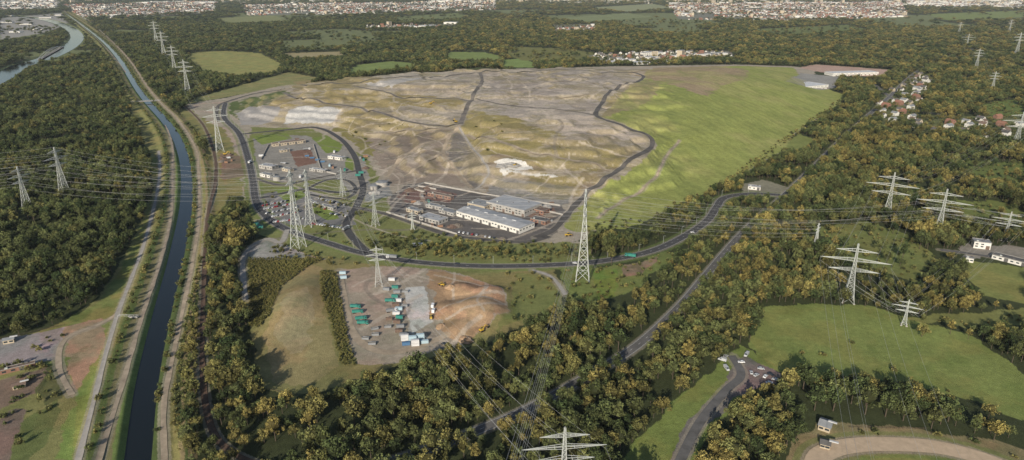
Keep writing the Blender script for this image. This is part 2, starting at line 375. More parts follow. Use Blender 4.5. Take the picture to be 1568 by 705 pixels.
REG2=[ # clearings outside the tip
 ([(372,392),(385,375),(420,368),(470,388),(560,404),(660,414),(760,417),(850,414),(868,440),(862,468),(800,500),(740,527),(640,552),(560,577),(500,600),(440,602),(397,592),(380,500)],(0.18,0.17,0.07),3,1),
 ([(372,392),(382,376),(408,365),(430,372),(470,390),(500,398),(380,398)],(0.27,0.26,0.24),2,0),
 ([(860,412),(910,410),(960,405),(1000,395),(1050,380),(1020,405),(975,440),(915,465),(872,455)],(0.14,0.165,0.052),4,1),
 ([(905,414),(945,412),(940,455),(915,460)],(0.12,0.175,0.04),3,0),
 ([(955,404),(1010,395),(985,420),(950,425)],(0.20,0.15,0.10),3,0),
 ([(1170,470),(1240,464),(1330,470),(1400,489),(1480,510),(1562,565),(1600,650),(1480,612),(1380,585),(1280,572),(1215,575),(1180,565),(1148,520)],(0.165,0.195,0.058),4,1),
 ([(1098,560),(1135,527),(1190,560),(1185,585),(1130,610),(1090,660),(1060,720),(940,720),(985,665),(1040,610)],(0.15,0.185,0.052),3,1),
 ([(1118,572),(1140,545),(1195,572),(1185,590),(1130,605),(1080,660),(1050,720),(1020,720),(1040,665),(1090,610)],(0.15,0.135,0.12),3,0),
 ([(1180,740),(1225,665),(1250,648),(1300,650),(1400,655),(1500,672),(1600,700),(1600,800),(1180,800)],(0.20,0.17,0.09),3,1),
 ([(1300,800),(1295,715),(1320,698),(1380,696),(1460,705),(1520,740),(1520,800)],(0.15,0.185,0.055),1,0),
 ([(1240,350),(1330,338),(1400,365),(1440,400),(1400,432),(1340,415),(1290,385)],(0.14,0.16,0.052),6,2),
 ([(1480,398),(1580,412),(1600,470),(1520,458),(1480,430)],(0.17,0.185,0.06),4,1),
 ([(1465,372),(1600,380),(1600,398),(1480,395)],(0.22,0.20,0.17),4,1),
 ([(1380,488),(1600,470),(1600,492),(1480,500)],(0.17,0.175,0.06),4,2),
 ([(1135,282),(1170,275),(1215,290),(1190,302),(1140,298)],(0.20,0.19,0.14),3,1),
 ([(1215,235),(1200,222),(1225,205),(1250,215)],(0.17,0.19,0.06),3,1),
 ([(1222,104),(1250,99),(1362,107),(1352,117),(1290,117)],(0.36,0.25,0.2),4,1),
 ([(1205,125),(1225,112),(1285,118),(1280,134),(1255,138)],(0.24,0.23,0.21),4,1),
 ([(1470,245),(1568,250),(1600,290),(1500,275)],(0.11,0.135,0.04),8,2),
 ([(1450,305),(1540,310),(1600,340),(1540,345),(1480,335)],(0.13,0.15,0.045),8,2),
 ([(533,112),(545,100),(600,94),(640,98),(620,106),(560,113)],(0.16,0.2,0.065),6,1),
 ([(768,103),(770,92),(800,90),(818,96),(815,104)],(0.16,0.21,0.065),6,1),
 ([(683,88),(690,80),(740,80),(770,87),(760,92),(700,92)],(0.16,0.2,0.065),6,1),
 ([(775,84),(780,72),(860,74),(915,82),(890,92),(800,93)],(0.14,0.14,0.05),6,2),
 ([(430,82),(520,79),(530,85),(450,89)],(0.26,0.22,0.12),6,1),
 ([(860,28),(960,20),(1000,26),(900,34)],(0.16,0.18,0.085),30,1),
 ([(900,12),(1000,6),(1030,12),(960,18)],(0.20,0.21,0.11),40,1),
 ([(330,28),(420,24),(440,32),(350,36)],(0.17,0.18,0.08),30,1),
 ([(600,26),(700,20),(720,26),(620,33)],(0.13,0.15,0.06),30,2),
 ([(1150,45),(1300,38),(1330,46),(1200,54)],(0.12,0.14,0.05),20,2),
 ([(1420,22),(1568,16),(1568,26),(1450,32)],(0.15,0.18,0.06),30,2),
 ([(1500,160),(1568,150),(1568,185),(1520,180)],(0.11,0.14,0.04),6,2),
 ([(0,28),(95,20),(105,40),(60,52),(0,62)],(0.25,0.24,0.22),15,2),
]
PAINT2=[
 ([(430,430),(480,405),(505,420),(495,470),(520,560),(470,590),(420,590),(405,520)],(0.235,0.20,0.095),3),
 ([(440,450),(470,440),(480,480),(470,540),(440,545),(425,500)],(0.27,0.235,0.13),4),
 ([(522,412),(600,408),(650,411),(705,418),(775,445),(778,475),(720,522),(600,557),(545,558),(528,500)],(0.29,0.245,0.19),2.5),
 ([(655,412),(705,420),(770,443),(780,470),(745,503),(715,527),(680,522),(665,480)],(0.30,0.20,0.12),4),
 ([(690,455),(735,440),(765,460),(740,498),(700,510)],(0.37,0.25,0.15),5),
 ([(622,441),(650,438),(655,465),(664,492),(628,514),(624,480)],(0.44,0.43,0.40),1.5),
 ([(790,418),(830,422),(862,450),(855,468),(790,495),(762,505),(786,470)],(0.15,0.165,0.058),3),
 # allotment yards bottom left
 ([(-60,528),(40,512),(100,500),(92,552),(30,562),(-60,580)],(0.22,0.21,0.2),2),
 ([(-60,600),(30,575),(75,560),(60,600),(-60,650)],(0.18,0.13,0.095),2),
 ([(-60,660),(20,625),(45,628),(20,705),(-60,730)],(0.16,0.12,0.095),2),
 ([(60,600),(75,560),(110,560),(95,610),(60,625)],(0.09,0.10,0.04),3),
 ([(30,650),(90,610),(85,660),(40,720),(20,705)],(0.11,0.13,0.045),3),
 ([(100,500),(150,490),(165,520),(140,570),(110,610),(100,560)],(0.25,0.19,0.12),4),
 ([(120,600),(145,560),(158,560),(130,640),(110,705),(80,705)],(0.15,0.205,0.055),3),
]
for i,(p,c,w,t) in enumerate(REG): REG[i]=(gpoly(p),c,w,t)
for i,(p,c,w,t) in enumerate(REG2): REG2[i]=(gpoly(p),c,w,t)
PAINT=[(gpoly(p),c,w) for p,c,w in PAINT]
TOPPAINT=[(gpoly(p),c,w) for p,c,w in TOPPAINT]
FLAT=[(gpoly(p),c,w) for p,c,w in FLAT]
PAINT2=[(gpoly(p),c,w) for p,c,w in PAINT2]
LAND=REG[6][0]; SLOPE=PAINT[0][0]

BELT=[gpoly(p) for p in [
 [(560,366),(640,364),(760,374),(850,380),(905,374),(905,388),(860,396),(760,397),(640,388),(570,378)],
 [(562,425),(598,425),(602,445),(566,448)],
 [(940,352),(1000,345),(1010,352),(950,372),(930,365)],
 [(405,380),(440,376),(500,388),(490,396),(420,392)],
 [(1372,505),(1405,500),(1568,508),(1568,530),(1500,525),(1400,515)],
 [(1180,600),(1230,590),(1300,600),(1390,640),(1300,648),(1240,645),(1200,690),(1150,700)],
]]
MAIZE=[gpoly(p) for p in [
 [(380,396),(500,396),(470,410),(430,440),(415,480),(395,505),(382,500)],
 [(490,415),(515,417),(530,500),(545,560),(520,560),(508,500),(490,450)]]]
TOWN=[gpoly(p) for p in [
 [(95,8),(330,2),(330,20),(130,30)],[(0,2),(90,2),(90,14),(0,18)],[(370,8),(760,1),(760,15),(560,22),(380,24)],
 [(1020,6),(1380,3),(1392,26),(1200,33),(1040,30)],[(845,38),(912,37),(912,48),(850,50)],[(905,84),(1120,78),(1122,90),(960,96),(900,93)],
 [(1380,0),(1568,-2),(1568,14),(1400,12)],[(560,40),(700,36),(700,42),(560,46)]]]
SUB=[gpoly(p) for p in [[(1345,152),(1400,113),(1432,118),(1395,190),(1352,192)],[(1385,178),(1580,178),(1580,216),(1400,202)]]]
TSP=[42,60,46,38,38,38,60,45]

# ------------------------------------------------------------------ roads
ROADS=[ # name, px, width, material, tree clearance, markings
 ('ring_road',[(345,158),(343,180),(366,205),(379,240),(387,275),(392,308),(408,332),(440,352),(500,372),(560,389),(640,402),(740,408),(850,406),(930,399),(1000,384),(1050,361),(1083,338),(1097,318),(1110,303),(1150,297),(1195,299)],10,'asphalt',8,1),
 ('highway',[(1490,75),(1440,92),(1400,113),(1360,150),(1300,203),(1250,252),(1200,300),(1140,354),(1085,417),(1040,470),(975,530),(905,573),(810,626),(720,664),(640,694),(540,730),(460,790)],8,'old_asphalt',4,1),
 ('site_road',[(335,186),(332,170),(345,157),(420,139),(520,128),(620,118),(740,110),(900,108),(960,111),(985,117),(975,126),(945,136),(925,152),(915,168),(914,178),(940,188),(985,204),(999,218),(990,232),(955,255),(925,275),(895,300),(870,327),(848,352),(820,364)],8,'site_road',4,0),
 ('tip_road',[(735,112),(738,125),(725,145),(715,165),(705,190)],8,'tip_road',4,0),
 ('tip_road',[(705,190),(660,192),(615,185),(560,170),(510,160),(460,152),(435,142)],7,'tip_road',4,0),
 ('gravel_road',[(697,193),(712,210),(730,235),(748,262),(742,276),(728,290)],3.2,'gravel',4,0),
 ('dirt_track',[(705,192),(690,205),(645,222),(610,248),(592,272)],7,'dirt',4,0),
 ('tip_road',[(722,155),(700,152),(640,150),(590,142),(540,132)],6,'tip_road',4,0),
 ('tip_road',[(728,152),(790,163),(850,167),(912,176)],6,'tip_road',4,0),
 ('dirt_track',[(716,208),(790,226),(850,240),(935,262)],5,'dirt',4,0),
 ('dirt_track',[(400,165),(480,160),(560,170),(610,180)],4,'dirt',4,0),
 ('dirt_track',[(560,205),(620,200),(690,198)],5,'dirt',4,0),
 ('dirt_track',[(735,120),(790,128),(860,125),(940,118)],5,'dirt',4,0),
 ('dirt_track',[(740,140),(800,150),(870,150),(930,140)],4,'dirt',4,0),
 ('dirt_track',[(690,205),(678,235),(700,262),(722,288)],5,'dirt',4,0),
 ('dirt_track',[(620,270),(660,245),(690,225)],5,'dirt',4,0),
 ('site_road',[(368,206),(430,200),(485,196),(520,212),(542,238),(550,265),(556,290),(545,318),(530,345),(545,370),(565,388)],8.5,'asphalt',4,0),
 ('site_road',[(392,305),(430,297),(470,290),(520,295),(553,288)],7,'asphalt',4,0),
 ('gate_loop_road',[(470,290),(500,276),(530,276),(545,290),(532,303),(500,303),(475,298)],5,'asphalt',4,0),
 ('gate_loop_road',[(387,272),(430,284),(470,276),(512,268),(545,262)],6,'site_road',4,0),
 ('site_road',[(545,318),(590,328),(640,345),(700,362),(800,371),(840,362)],7,'site_road',4,0),
 ('gravel_path',[(243,232),(245,260),(240,300),(222,372),(201,430),(181,482),(163,545),(143,625),(122,705),(100,800)],3.4,'gravel',3,0),
 ('dirt_path',[(95,14),(150,62),(200,120),(240,170),(262,215),(264,260),(262,330),(245,402),(216,490),(190,580),(152,705),(130,790)],3.2,'dirt',3,0),
 ('dirt_path',[(118,16),(178,70),(230,140),(270,182),(298,225),(304,262),(305,330),(295,402),(279,480),(262,560),(251,620),(252,705),(256,790)],3.4,'dirt',3,0),
 ('railway_track',[(280,160),(310,190),(328,235),(330,280),(319,330),(313,430),(310,560),(322,650),(356,694),(420,720)],4,'reddirt',4,0),
 ('gravel_road',[(376,460),(372,400),(385,378),(410,366),(430,372),(440,352)],5,'gravel',3,0),
 ('dirt_track',[(520,414),(530,470),(548,520),(600,540),(680,515)],6,'dirt',3,0),
 ('dirt_track',[(815,414),(845,425),(866,452)],4,'gravel',3,0),
 ('racing_track',[(1245,800),(1248,720),(1262,694),(1310,682),(1380,681),(1450,688),(1530,712),(1590,750)],13,'sandtrack',8,0),
 ('dirt_track',[(1040,215),(1020,240),(1010,260),(985,290),(950,310),(915,335)],3,'dirt',0,0),
 ('gravel_road',[(1440,383),(1480,388),(1568,402),(1640,418)],6,'old_asphalt',5,0),
 ('site_road',[(1120,545),(1135,575),(1110,600),(1070,650),(1035,720)],6,'old_asphalt',4,0),
 ('gravel_road',[(1340,130),(1365,150),(1395,165),(1450,178),(1568,196),(1650,210)],6,'old_asphalt',5,0),
 ('gravel_road',[(110,605),(90,560),(100,520),(150,498),(182,482)],4,'dirt',3,0),
]
def resample(P,step):
    seg=np.hypot(*(P[1:]-P[:-1]).T);s=np.concatenate([[0],np.cumsum(seg)])
    n=max(2,int(s[-1]/step));t=np.linspace(0,s[-1],n)
    return np.stack([np.interp(t,s,P[:,0]),np.interp(t,s,P[:,1])],1)
def ribbon(name,P,w,matk,zo,off=0.0,nc=5,zfix=None,step=5.0,wvar=0.0):
    P=resample(P,step)
    T=np.gradient(P,axis=0);T/=np.linalg.norm(T,axis=1)[:,None]+1e-9
    Nn=np.stack([T[:,1],-T[:,0]],1)
    ww=w*(1+wvar*(vn(P[:,0],P[:,1],18,40)-0.5))
    cs=np.linspace(-0.5,0.5,nc)
    V=P[:,None,:]+Nn[:,None,:]*(cs[None,:,None]*ww[:,None,None]+off)
    z=Z(V[...,0],V[...,1])+zo if zfix is None else np.full(V.shape[:2],zfix)
    if zfix is None: z=np.maximum(z,z.max(1,keepdims=True)-0.25)
    V3=np.dstack([V,z]).reshape(-1,3)
    n=len(P);fs=[]
    for i in range(n-1):
        for j in range(nc-1):
            a=i*nc+j;fs.append((a,a+1,a+nc+1,a+nc))
    me=bpy.data.meshes.new(name);me.from_pydata(V3.tolist(),[],fs);me.materials.append(M[matk]);me.update()
    me.polygons.foreach_set('use_smooth',[True]*len(fs))
    return obj(name,me)
RL=[]
for ri,(name,px,w,mk,clr,mark) in enumerate(ROADS):
    L=spline(ground(px),5);RL.append((L,w,clr))
    o=ribbon(name,L,w,mk,(0.22 if mk!='dirt' else 0.18)+0.004*(ri%8),wvar=0.5 if mk in('dirt','gravel','site_road','tip_road','reddirt') else 0,step=4)
    if mark:
        for s in(-1,1):
            e=ribbon('edge_line',L,0.18,'white',0.27,off=s*(w/2-0.5),nc=2);e.parent=o
            k=ribbon('kerb',L,0.3,'kerb',0.34,off=s*(w/2+0.15),nc=2);k.parent=o
        P=resample(L,3.0);mb=MB()
        for i in range(0,len(P)-2,4):
            a,b=P[i],P[i+1];t=(b-a)/np.linalg.norm(b-a);nn=np.array([t[1],-t[0]])*0.1
            za=zp(a)+0.275;zb=zp(b)+0.275
            mb.quad((a[0]-nn[0],a[1]-nn[1],za),(a[0]+nn[0],a[1]+nn[1],za),(b[0]+nn[0],b[1]+nn[1],zb),(b[0]-nn[0],b[1]-nn[1],zb),'white')
        q=obj('centre_line',mb.mesh('centre_line'));q.parent=o
    if name=='railway_track':
        for s in(-0.72,0.72):
            e=ribbon('rail',L,0.12,'rust',0.4,off=s,nc=2);e.parent=o
ribbon('river_water',river,18,'water',0,zfix=-3.1,nc=2)
ribbon('canal_water',canal,56,'water',0,zfix=-1.6,nc=2)

# ------------------------------------------------------------------ terrain sheet
fa=math.radians(43)
ang=np.concatenate([np.linspace(-math.pi,-fa,40)[:-1],np.linspace(-fa,fa,1050),np.linspace(fa,math.pi,40)[1:]])
rad=np.concatenate([[1,80,150,200,240],np.geomspace(265,2600,820),np.geomspace(2610,12000,240)[1:],np.geomspace(12500,45000,14)])
A,RR=np.meshgrid(ang,rad,indexing='ij')
X=(np.sin(A)*RR).ravel();Y=(np.cos(A)*RR).ravel()
ZZ=Z(X,Y)
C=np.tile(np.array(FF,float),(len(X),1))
farf=(fbm(X,Y,900,60,3)>0.62)&(RR.ravel()>2700)
C[farf]=(0.13,0.145,0.065)
W1=((vn(X,Y,14,70)-0.5)*2+(vn(X,Y,5,72)-0.5),(vn(X,Y,14,71)-0.5)*2+(vn(X,Y,5,73)-0.5))
def paint(P,c,w):
    m=inpoly(X+W1[0]*w,Y+W1[1]*w,P);C[m]=c;return m
for P,c,w,t in REG: paint(P,c,w)
for P,c,w in PAINT: paint(P,c,w*1.5)
# organic mottling of the waste body
m=inpoly(X,Y,LAND)&~inpoly(X,Y,SLOPE)&(hz(X,Y)>1.0)
xm_,ym_=X[m],Y[m]
def mott(lo,hi,s,seed,col,amt):
    n1=sst(lo,hi,fbm(xm_,ym_,s,seed,5))*amt
    C[m]=C[m]*(1-n1[:,None])+np.array(col)*n1[:,None]
mott(0.54,0.62,55,30,(0.22,0.18,0.085),0.45)
mott(0.55,0.64,34,35,(0.43,0.37,0.30),0.5)
mott(0.56,0.64,70,44,(0.185,0.155,0.125),0.45)
mott(0.61,0.67,16,47,(0.15,0.14,0.07),0.4)
hx=(hz(xm_+3,ym_)-hz(xm_-3,ym_))/6;hy=(hz(xm_,ym_+3)-hz(xm_,ym_-3))/6
sl=np.hypot(hx,hy);f=sst(0.15,0.36,sl)*0.5
C[m]=C[m]*(1-f[:,None])+np.array([0.195,0.16,0.085])*f[:,None]
hm0=hz(xm_,ym_);fr0=hm0/step_-np.floor(hm0/step_)
f=((fr0>0.32)&(fr0<0.40)).astype(float)*sst(0.45,0.58,fbm(xm_,ym_,60,49,2))*0.4
C[m]=C[m]*(1-f[:,None])+np.array([0.45,0.39,0.32])*f[:,None]
for P,c,w in TOPPAINT+FLAT: paint(P,c,w)
for P,c,w,t in REG2: paint(P,c,w)
for P,c,w in PAINT2: paint(P,c,w)
for P in TOWN: paint(P,(0.15,0.15,0.12),10)
for P in SUB: paint(P,(0.11,0.12,0.05),4)
m=inpoly(X,Y,SLOPE)
n1=sst(0.42,0.68,fbm(X[m],Y[m],80,50,5))*0.55
C[m]=C[m]*(1-n1[:,None])+np.array([0.29,0.27,0.105])*n1[:,None]
n1=sst(0.52,0.68,fbm(X[m]*3,Y[m],60,53,5))*0.4
C[m]=C[m]*(1-n1[:,None])+np.array([0.16,0.19,0.055])*n1[:,None]
# grass-cutting swathes running down the slope
sw=np.sin((X[m]*0.8+Y[m]*0.35+12*fbm(X[m],Y[m],90,55,2))*2*math.pi/17)
C[m]*=(1+0.05*sw)[:,None]
for P,c,w,t in REG2[:12]+REG[:6]:
    m=inpoly(X,Y,P)
    n1=sst(0.45,0.65,fbm(X[m],Y[m],28,57,5))*0.45
    C[m]=C[m]*(1-n1[:,None])+C[m]*np.array([1.35,1.05,1.1])*n1[:,None]
    n1=sst(0.52,0.66,fbm(X[m],Y[m],18,58,5))*0.5
    C[m]=C[m]*(1-n1[:,None])+C[m]*np.array([0.7,0.78,0.7])*n1[:,None]
# river banks
d,s=dline(X,Y,river,60);sd=d*s
near=d<52
def band(lo,hi,c,mix=1.0):
    k=near&(sd+W1[0]*0.8>lo)&(sd+W1[0]*0.8<hi);C[k]=C[k]*(1-mix)+np.array(c)*mix
band(-15,-4,(0.055,0.075,0.025));band(-19,-15,(0.14,0.13,0.055));band(-33,-23,(0.20,0.155,0.085),0.8);band(-28,-26,(0.07,0.09,0.03))  # first band: bank grass darkened, its shade painted into the ground colour
band(4,13,(0.15,0.20,0.06));band(13,21,(0.19,0.17,0.08));band(21,26,(0.13,0.16,0.05))
d,s=dline(X,Y,canal,60);C[d<36]=(0.14,0.16,0.07)
for L,w,clr in RL:
    d,_=dline(X,Y,L,w/2+6)
    k=(d<w/2+2.0);C[k]=C[k]*0.45+np.array([0.26,0.23,0.18])*0.55
    if clr>=8:
        k=(d>=w/2+2.0)&(d<w/2+6);C[k]=C[k]*0.5+np.array([0.13,0.17,0.05])*0.5
def scars(n,lo,hi,poly,notp,wl):
    for k in range(n):
        c=R.uniform(lo,hi);a=R.uniform(0,math.pi);pts=[c]
        for j in range(6):
            a+=R.uniform(-0.45,0.45);pts.append(pts[-1]+np.array([math.cos(a),math.sin(a)])*R.uniform(0.6,1.2)*wl)
        L=spline(np.array(pts),3);d,_=dline(X,Y,L,8)
        kk=np.where(d<R.uniform(1.0,2.6))[0];kk=kk[inpoly(X[kk],Y[kk],poly)]
        if notp is not None: kk=kk[~inpoly(X[kk],Y[kk],notp)]
        cc=np.array([0.42,0.36,0.29]) if R.random()<0.75 else np.array([0.17,0.145,0.12])
        C[kk]=C[kk]*0.45+cc*0.55
scars(90,[-430,640],[330,1650],LAND,SLOPE,40)
scars(24,[-150,420],[10,580],PAINT2[2][0],None,14)
C*=(0.86+0.28*fbm(X,Y,26,80,4))[:,None]
C*=1.33
na,nr=len(ang),len(rad)
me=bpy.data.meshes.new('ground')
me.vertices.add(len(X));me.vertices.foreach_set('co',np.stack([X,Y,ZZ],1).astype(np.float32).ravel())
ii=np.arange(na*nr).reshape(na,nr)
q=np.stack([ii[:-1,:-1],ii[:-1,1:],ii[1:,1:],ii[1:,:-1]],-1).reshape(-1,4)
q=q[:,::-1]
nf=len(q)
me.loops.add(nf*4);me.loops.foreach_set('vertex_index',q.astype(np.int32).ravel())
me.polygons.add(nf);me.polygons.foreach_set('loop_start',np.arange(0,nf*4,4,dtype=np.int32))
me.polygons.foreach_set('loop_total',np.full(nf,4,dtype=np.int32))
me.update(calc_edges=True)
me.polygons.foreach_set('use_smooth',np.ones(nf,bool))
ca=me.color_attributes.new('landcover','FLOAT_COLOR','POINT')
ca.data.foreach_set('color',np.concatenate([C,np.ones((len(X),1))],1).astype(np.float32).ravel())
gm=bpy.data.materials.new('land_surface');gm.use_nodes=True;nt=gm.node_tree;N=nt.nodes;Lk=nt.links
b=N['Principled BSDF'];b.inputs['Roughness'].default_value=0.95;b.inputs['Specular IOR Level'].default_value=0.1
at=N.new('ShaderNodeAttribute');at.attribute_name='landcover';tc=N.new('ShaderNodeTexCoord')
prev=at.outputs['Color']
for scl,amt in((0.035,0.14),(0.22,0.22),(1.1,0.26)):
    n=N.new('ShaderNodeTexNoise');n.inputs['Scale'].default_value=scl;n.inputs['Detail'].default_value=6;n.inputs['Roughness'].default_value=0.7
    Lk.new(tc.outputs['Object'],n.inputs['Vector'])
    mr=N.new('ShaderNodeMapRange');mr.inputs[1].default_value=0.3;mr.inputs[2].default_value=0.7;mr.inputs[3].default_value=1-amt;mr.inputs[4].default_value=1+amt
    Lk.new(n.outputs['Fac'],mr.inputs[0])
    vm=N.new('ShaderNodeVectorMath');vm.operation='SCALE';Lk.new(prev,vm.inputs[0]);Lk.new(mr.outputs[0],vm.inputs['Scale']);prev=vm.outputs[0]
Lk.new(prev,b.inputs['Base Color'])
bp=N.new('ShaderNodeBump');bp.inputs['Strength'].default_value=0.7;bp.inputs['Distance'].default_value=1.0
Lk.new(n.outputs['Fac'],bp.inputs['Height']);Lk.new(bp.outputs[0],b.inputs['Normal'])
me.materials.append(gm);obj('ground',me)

# ------------------------------------------------------------------ tree prototypes
def tree_proto(name,h,cr,ch,seed,nclump=24,leaves=30,ls=0.75,leafmat='leaf',trunk=True,col=None):
    r=np.random.default_rng(seed);mb=MB()
    cz=h-ch/2
    if trunk:
        mb.cyl((0,0,-0.3),(0,0,h*0.6),0.28,0.14,'bark',6)
        for k in range(5):
            a=k*1.3+r.random();z0=h*(0.3+0.06*k)
            mb.cyl((0,0,z0),(math.cos(a)*cr*0.7,math.sin(a)*cr*0.7,z0+h*0.2),0.12,0.04,'bark',4)
    nb=len(mb.f)
    lumps=[]
    for k in range(nclump):
        th=r.uniform(0,2*math.pi);cp=r.uniform(-0.55,1);sp=math.sqrt(max(0,1-cp*cp));rr=r.uniform(0.45,0.98)
        lumps.append((np.array([math.cos(th)*sp*cr*rr,math.sin(th)*sp*cr*rr,cz+cp*ch/2*rr]),r.uniform(0.18,0.34)*cr,r.uniform(0.6,1.4)))
    vs=[];fs=[];nl=8
    for i in range(5):
        t=(i+0.5)/5*math.pi
        for j in range(nl):
            a=2*math.pi*j/nl;q=r.uniform(0.45,0.66)
            vs.append((math.sin(t)*math.cos(a)*cr*q,math.sin(t)*math.sin(a)*cr*q,cz-math.cos(t)*ch/2*q))
    for i in range(4):
        for j in range(nl): fs.append((i*nl+j,i*nl+(j+1)%nl,(i+1)*nl+(j+1)%nl,(i+1)*nl+j))
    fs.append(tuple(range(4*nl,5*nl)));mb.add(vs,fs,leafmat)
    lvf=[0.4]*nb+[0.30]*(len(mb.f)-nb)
    for c,rad_,br in lumps:
        for _ in range(leaves):
            d=r.normal(size=3);d/=np.linalg.norm(d)
            p=c+d*rad_*r.uniform(0.75,1.1)
            n=d+r.normal(size=3)*0.4+np.array([0,0,0.3]);n/=np.linalg.norm(n)
            u=np.cross(n,r.normal(size=3));u/=np.linalg.norm(u)+1e-9;w=np.cross(n,u)
            s=ls*r.uniform(0.5,1.1)
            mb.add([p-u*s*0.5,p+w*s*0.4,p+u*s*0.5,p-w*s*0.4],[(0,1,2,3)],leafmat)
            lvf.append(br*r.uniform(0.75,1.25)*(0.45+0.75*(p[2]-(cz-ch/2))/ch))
    me=mb.mesh(name)
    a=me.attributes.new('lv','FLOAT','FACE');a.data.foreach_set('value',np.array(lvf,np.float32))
    o=bpy.data.objects.new(name,me);col.objects.link(o);return o
TC=bpy.data.collections.new('broadleaf_trees')
specs=[(12,4.6,9),(13,5.2,9.5),(11,4.4,8.5),(14,4.8,11),(10,5.0,8),(15.5,3.4,12.5),(13,5.8,9.5)]
for i,(h,cr,ch) in enumerate(specs): tree_proto('broadleaf_tree_%02d'%i,h,cr,ch,20+i,nclump=23+i,leaves=26,ls=0.92,col=TC)
SC=bpy.data.collections.new('shrubs')
for i,(h,cr,ch) in enumerate([(3,2.0,3),(4,2.4,3.8),(2.4,2.2,2.4)]): tree_proto('shrub_%02d'%i,h,cr,ch,60+i,nclump=12,leaves=16,ls=0.6,leafmat='shrub',trunk=False,col=SC)
MC=bpy.data.collections.new('tall_weeds')
for i,(h,cr,ch) in enumerate([(2.4,1.4,2.4),(2.8,1.2,2.8)]): tree_proto('tall_weed_%02d'%i,h,cr,ch,80+i,nclump=8,leaves=12,ls=0.5,leafmat='maize',trunk=False,col=MC)

def scatter(name,P,scl,rot,idx,coll):
    me=bpy.data.meshes.new(name);me.vertices.add(len(P));me.vertices.foreach_set('co',P.astype(np.float32).ravel())
    a=me.attributes.new('scl','FLOAT_VECTOR','POINT');a.data.foreach_set('vector',scl.astype(np.float32).ravel())
    a=me.attributes.new('rot','FLOAT_VECTOR','POINT');a.data.foreach_set('vector',np.stack([0*rot,0*rot,rot],1).astype(np.float32).ravel())
    a=me.attributes.new('idx','INT','POINT');a.data.foreach_set('value',idx.astype(np.int32))
    o=obj(name,me)
    ng=bpy.data.node_groups.new(name+'_scatter','GeometryNodeTree')
    ng.interface.new_socket('Geometry',in_out='INPUT',socket_type='NodeSocketGeometry')
    ng.interface.new_socket('Geometry',in_out='OUTPUT',socket_type='NodeSocketGeometry')
    gi=ng.nodes.new('NodeGroupInput');go=ng.nodes.new('NodeGroupOutput')
    ip=ng.nodes.new('GeometryNodeInstanceOnPoints');ci=ng.nodes.new('GeometryNodeCollectionInfo')
    ci.inputs['Collection'].default_value=coll;ci.inputs['Separate Children'].default_value=True;ci.inputs['Reset Children'].default_value=True
    ip.inputs['Pick Instance'].default_value=True
    def na_(n,t):
        x=ng.nodes.new('GeometryNodeInputNamedAttribute');x.data_type=t;x.inputs['Name'].default_value=n
        return [o_ for o_ in x.outputs if o_.enabled and o_.name=='Attribute'][0]
    ng.links.new(gi.outputs[0],ip.inputs['Points']);ng.links.new(ci.outputs[0],ip.inputs['Instance'])
    ng.links.new(na_('idx','INT'),ip.inputs['Instance Index']);ng.links.new(na_('rot','FLOAT_VECTOR'),ip.inputs['Rotation'])
    ng.links.new(na_('scl','FLOAT_VECTOR'),ip.inputs['Scale']);ng.links.new(ip.outputs[0],go.inputs[0])
    md=o.modifiers.new('scatter','NODES');md.node_group=ng
    return o

# ------------------------------------------------------------------ buildings
EXC=[] # (x,y,r) spots kept free of trees
def hall(name,A,B,depth,h,roof='roofgrey',wall='render',gable=0.0,win=True):
    a=G1p(*A);b_=G1p(*B);d=b_-a;L=np.hypot(*d);rz=math.atan2(d[1],d[0])
    mb=MB()
    mb.box((L/2,depth/2,h/2-0.5),(L,depth,h+1),wall)
    if gable>0:
        e=0.5
        mb.add([(-e,-e,h+0.02),(L+e,-e,h+0.02),(L+e,depth+e,h+0.02),(-e,depth+e,h+0.02),(-e,depth/2,h+gable),(L+e,depth/2,h+gable)],
               [(0,1,5,4),(2,3,4,5),(1,2,5),(3,0,4),(3,2,1,0)],roof)
        for i in range(max(1,int(L/14))): mb.box(((i+0.5)*14,depth/2,h+gable+0.2),(5,1.4,0.5),'rooflight')
    else:
        mb.box((L/2,depth/2,h+0.15),(L+0.4,depth+0.4,0.3),roof)
        for (c,s_) in(((L/2,-0.1,h+0.45),(L+0.4,0.2,0.3)),((L/2,depth+0.1,h+0.45),(L+0.4,0.2,0.3)),((-0.1,depth/2,h+0.45),(0.2,depth-0.02,0.3)),((L+0.1,depth/2,h+0.45),(0.2,depth-0.02,0.3))): mb.box(c,s_,'conc')
        mb.box((L*0.2,depth*0.2,h+0.8),(1.8,1.4,1.0),'steel');mb.box((L*0.75,depth*0.8,h+0.7),(2.2,1.2,0.8),'roofdark');mb.box((L*0.5,depth*0.45,h+0.5),(1.2,1.2,0.5),'roofdark')
    if win:
        n=max(2,int(L/4.5))
        for i in range(n):
            x=(i+0.5)*L/n
            if i%3==2: mb.box((x,-0.03,1.9),(3.4,0.1,3.8),'rust' if h>6.5 else 'roofdark')
            else:
                for zz in ([h*0.35,h*0.72] if h>6.5 else [h*0.55]): mb.box((x,-0.03,zz),(2.4,0.1,1.3),'glass')
        n=max(1,int(depth/5))
        for i in range(n):
            y=(i+0.5)*depth/n
            for x in(-0.03,L+0.03): mb.box((x,y,h*0.6),(0.1,2.4,1.3),'glass')
    z=min(zp(a),zp(b_))
    o=obj(name,mb.mesh(name),(a[0],a[1],z),rz)
    nn=int(max(L,depth)/8)+1
    for i in range(nn+1):
        q=a+d*i/nn+np.array([-d[1],d[0]])/L*depth/2;EXC.append((q[0],q[1],depth/2+7))
    return o
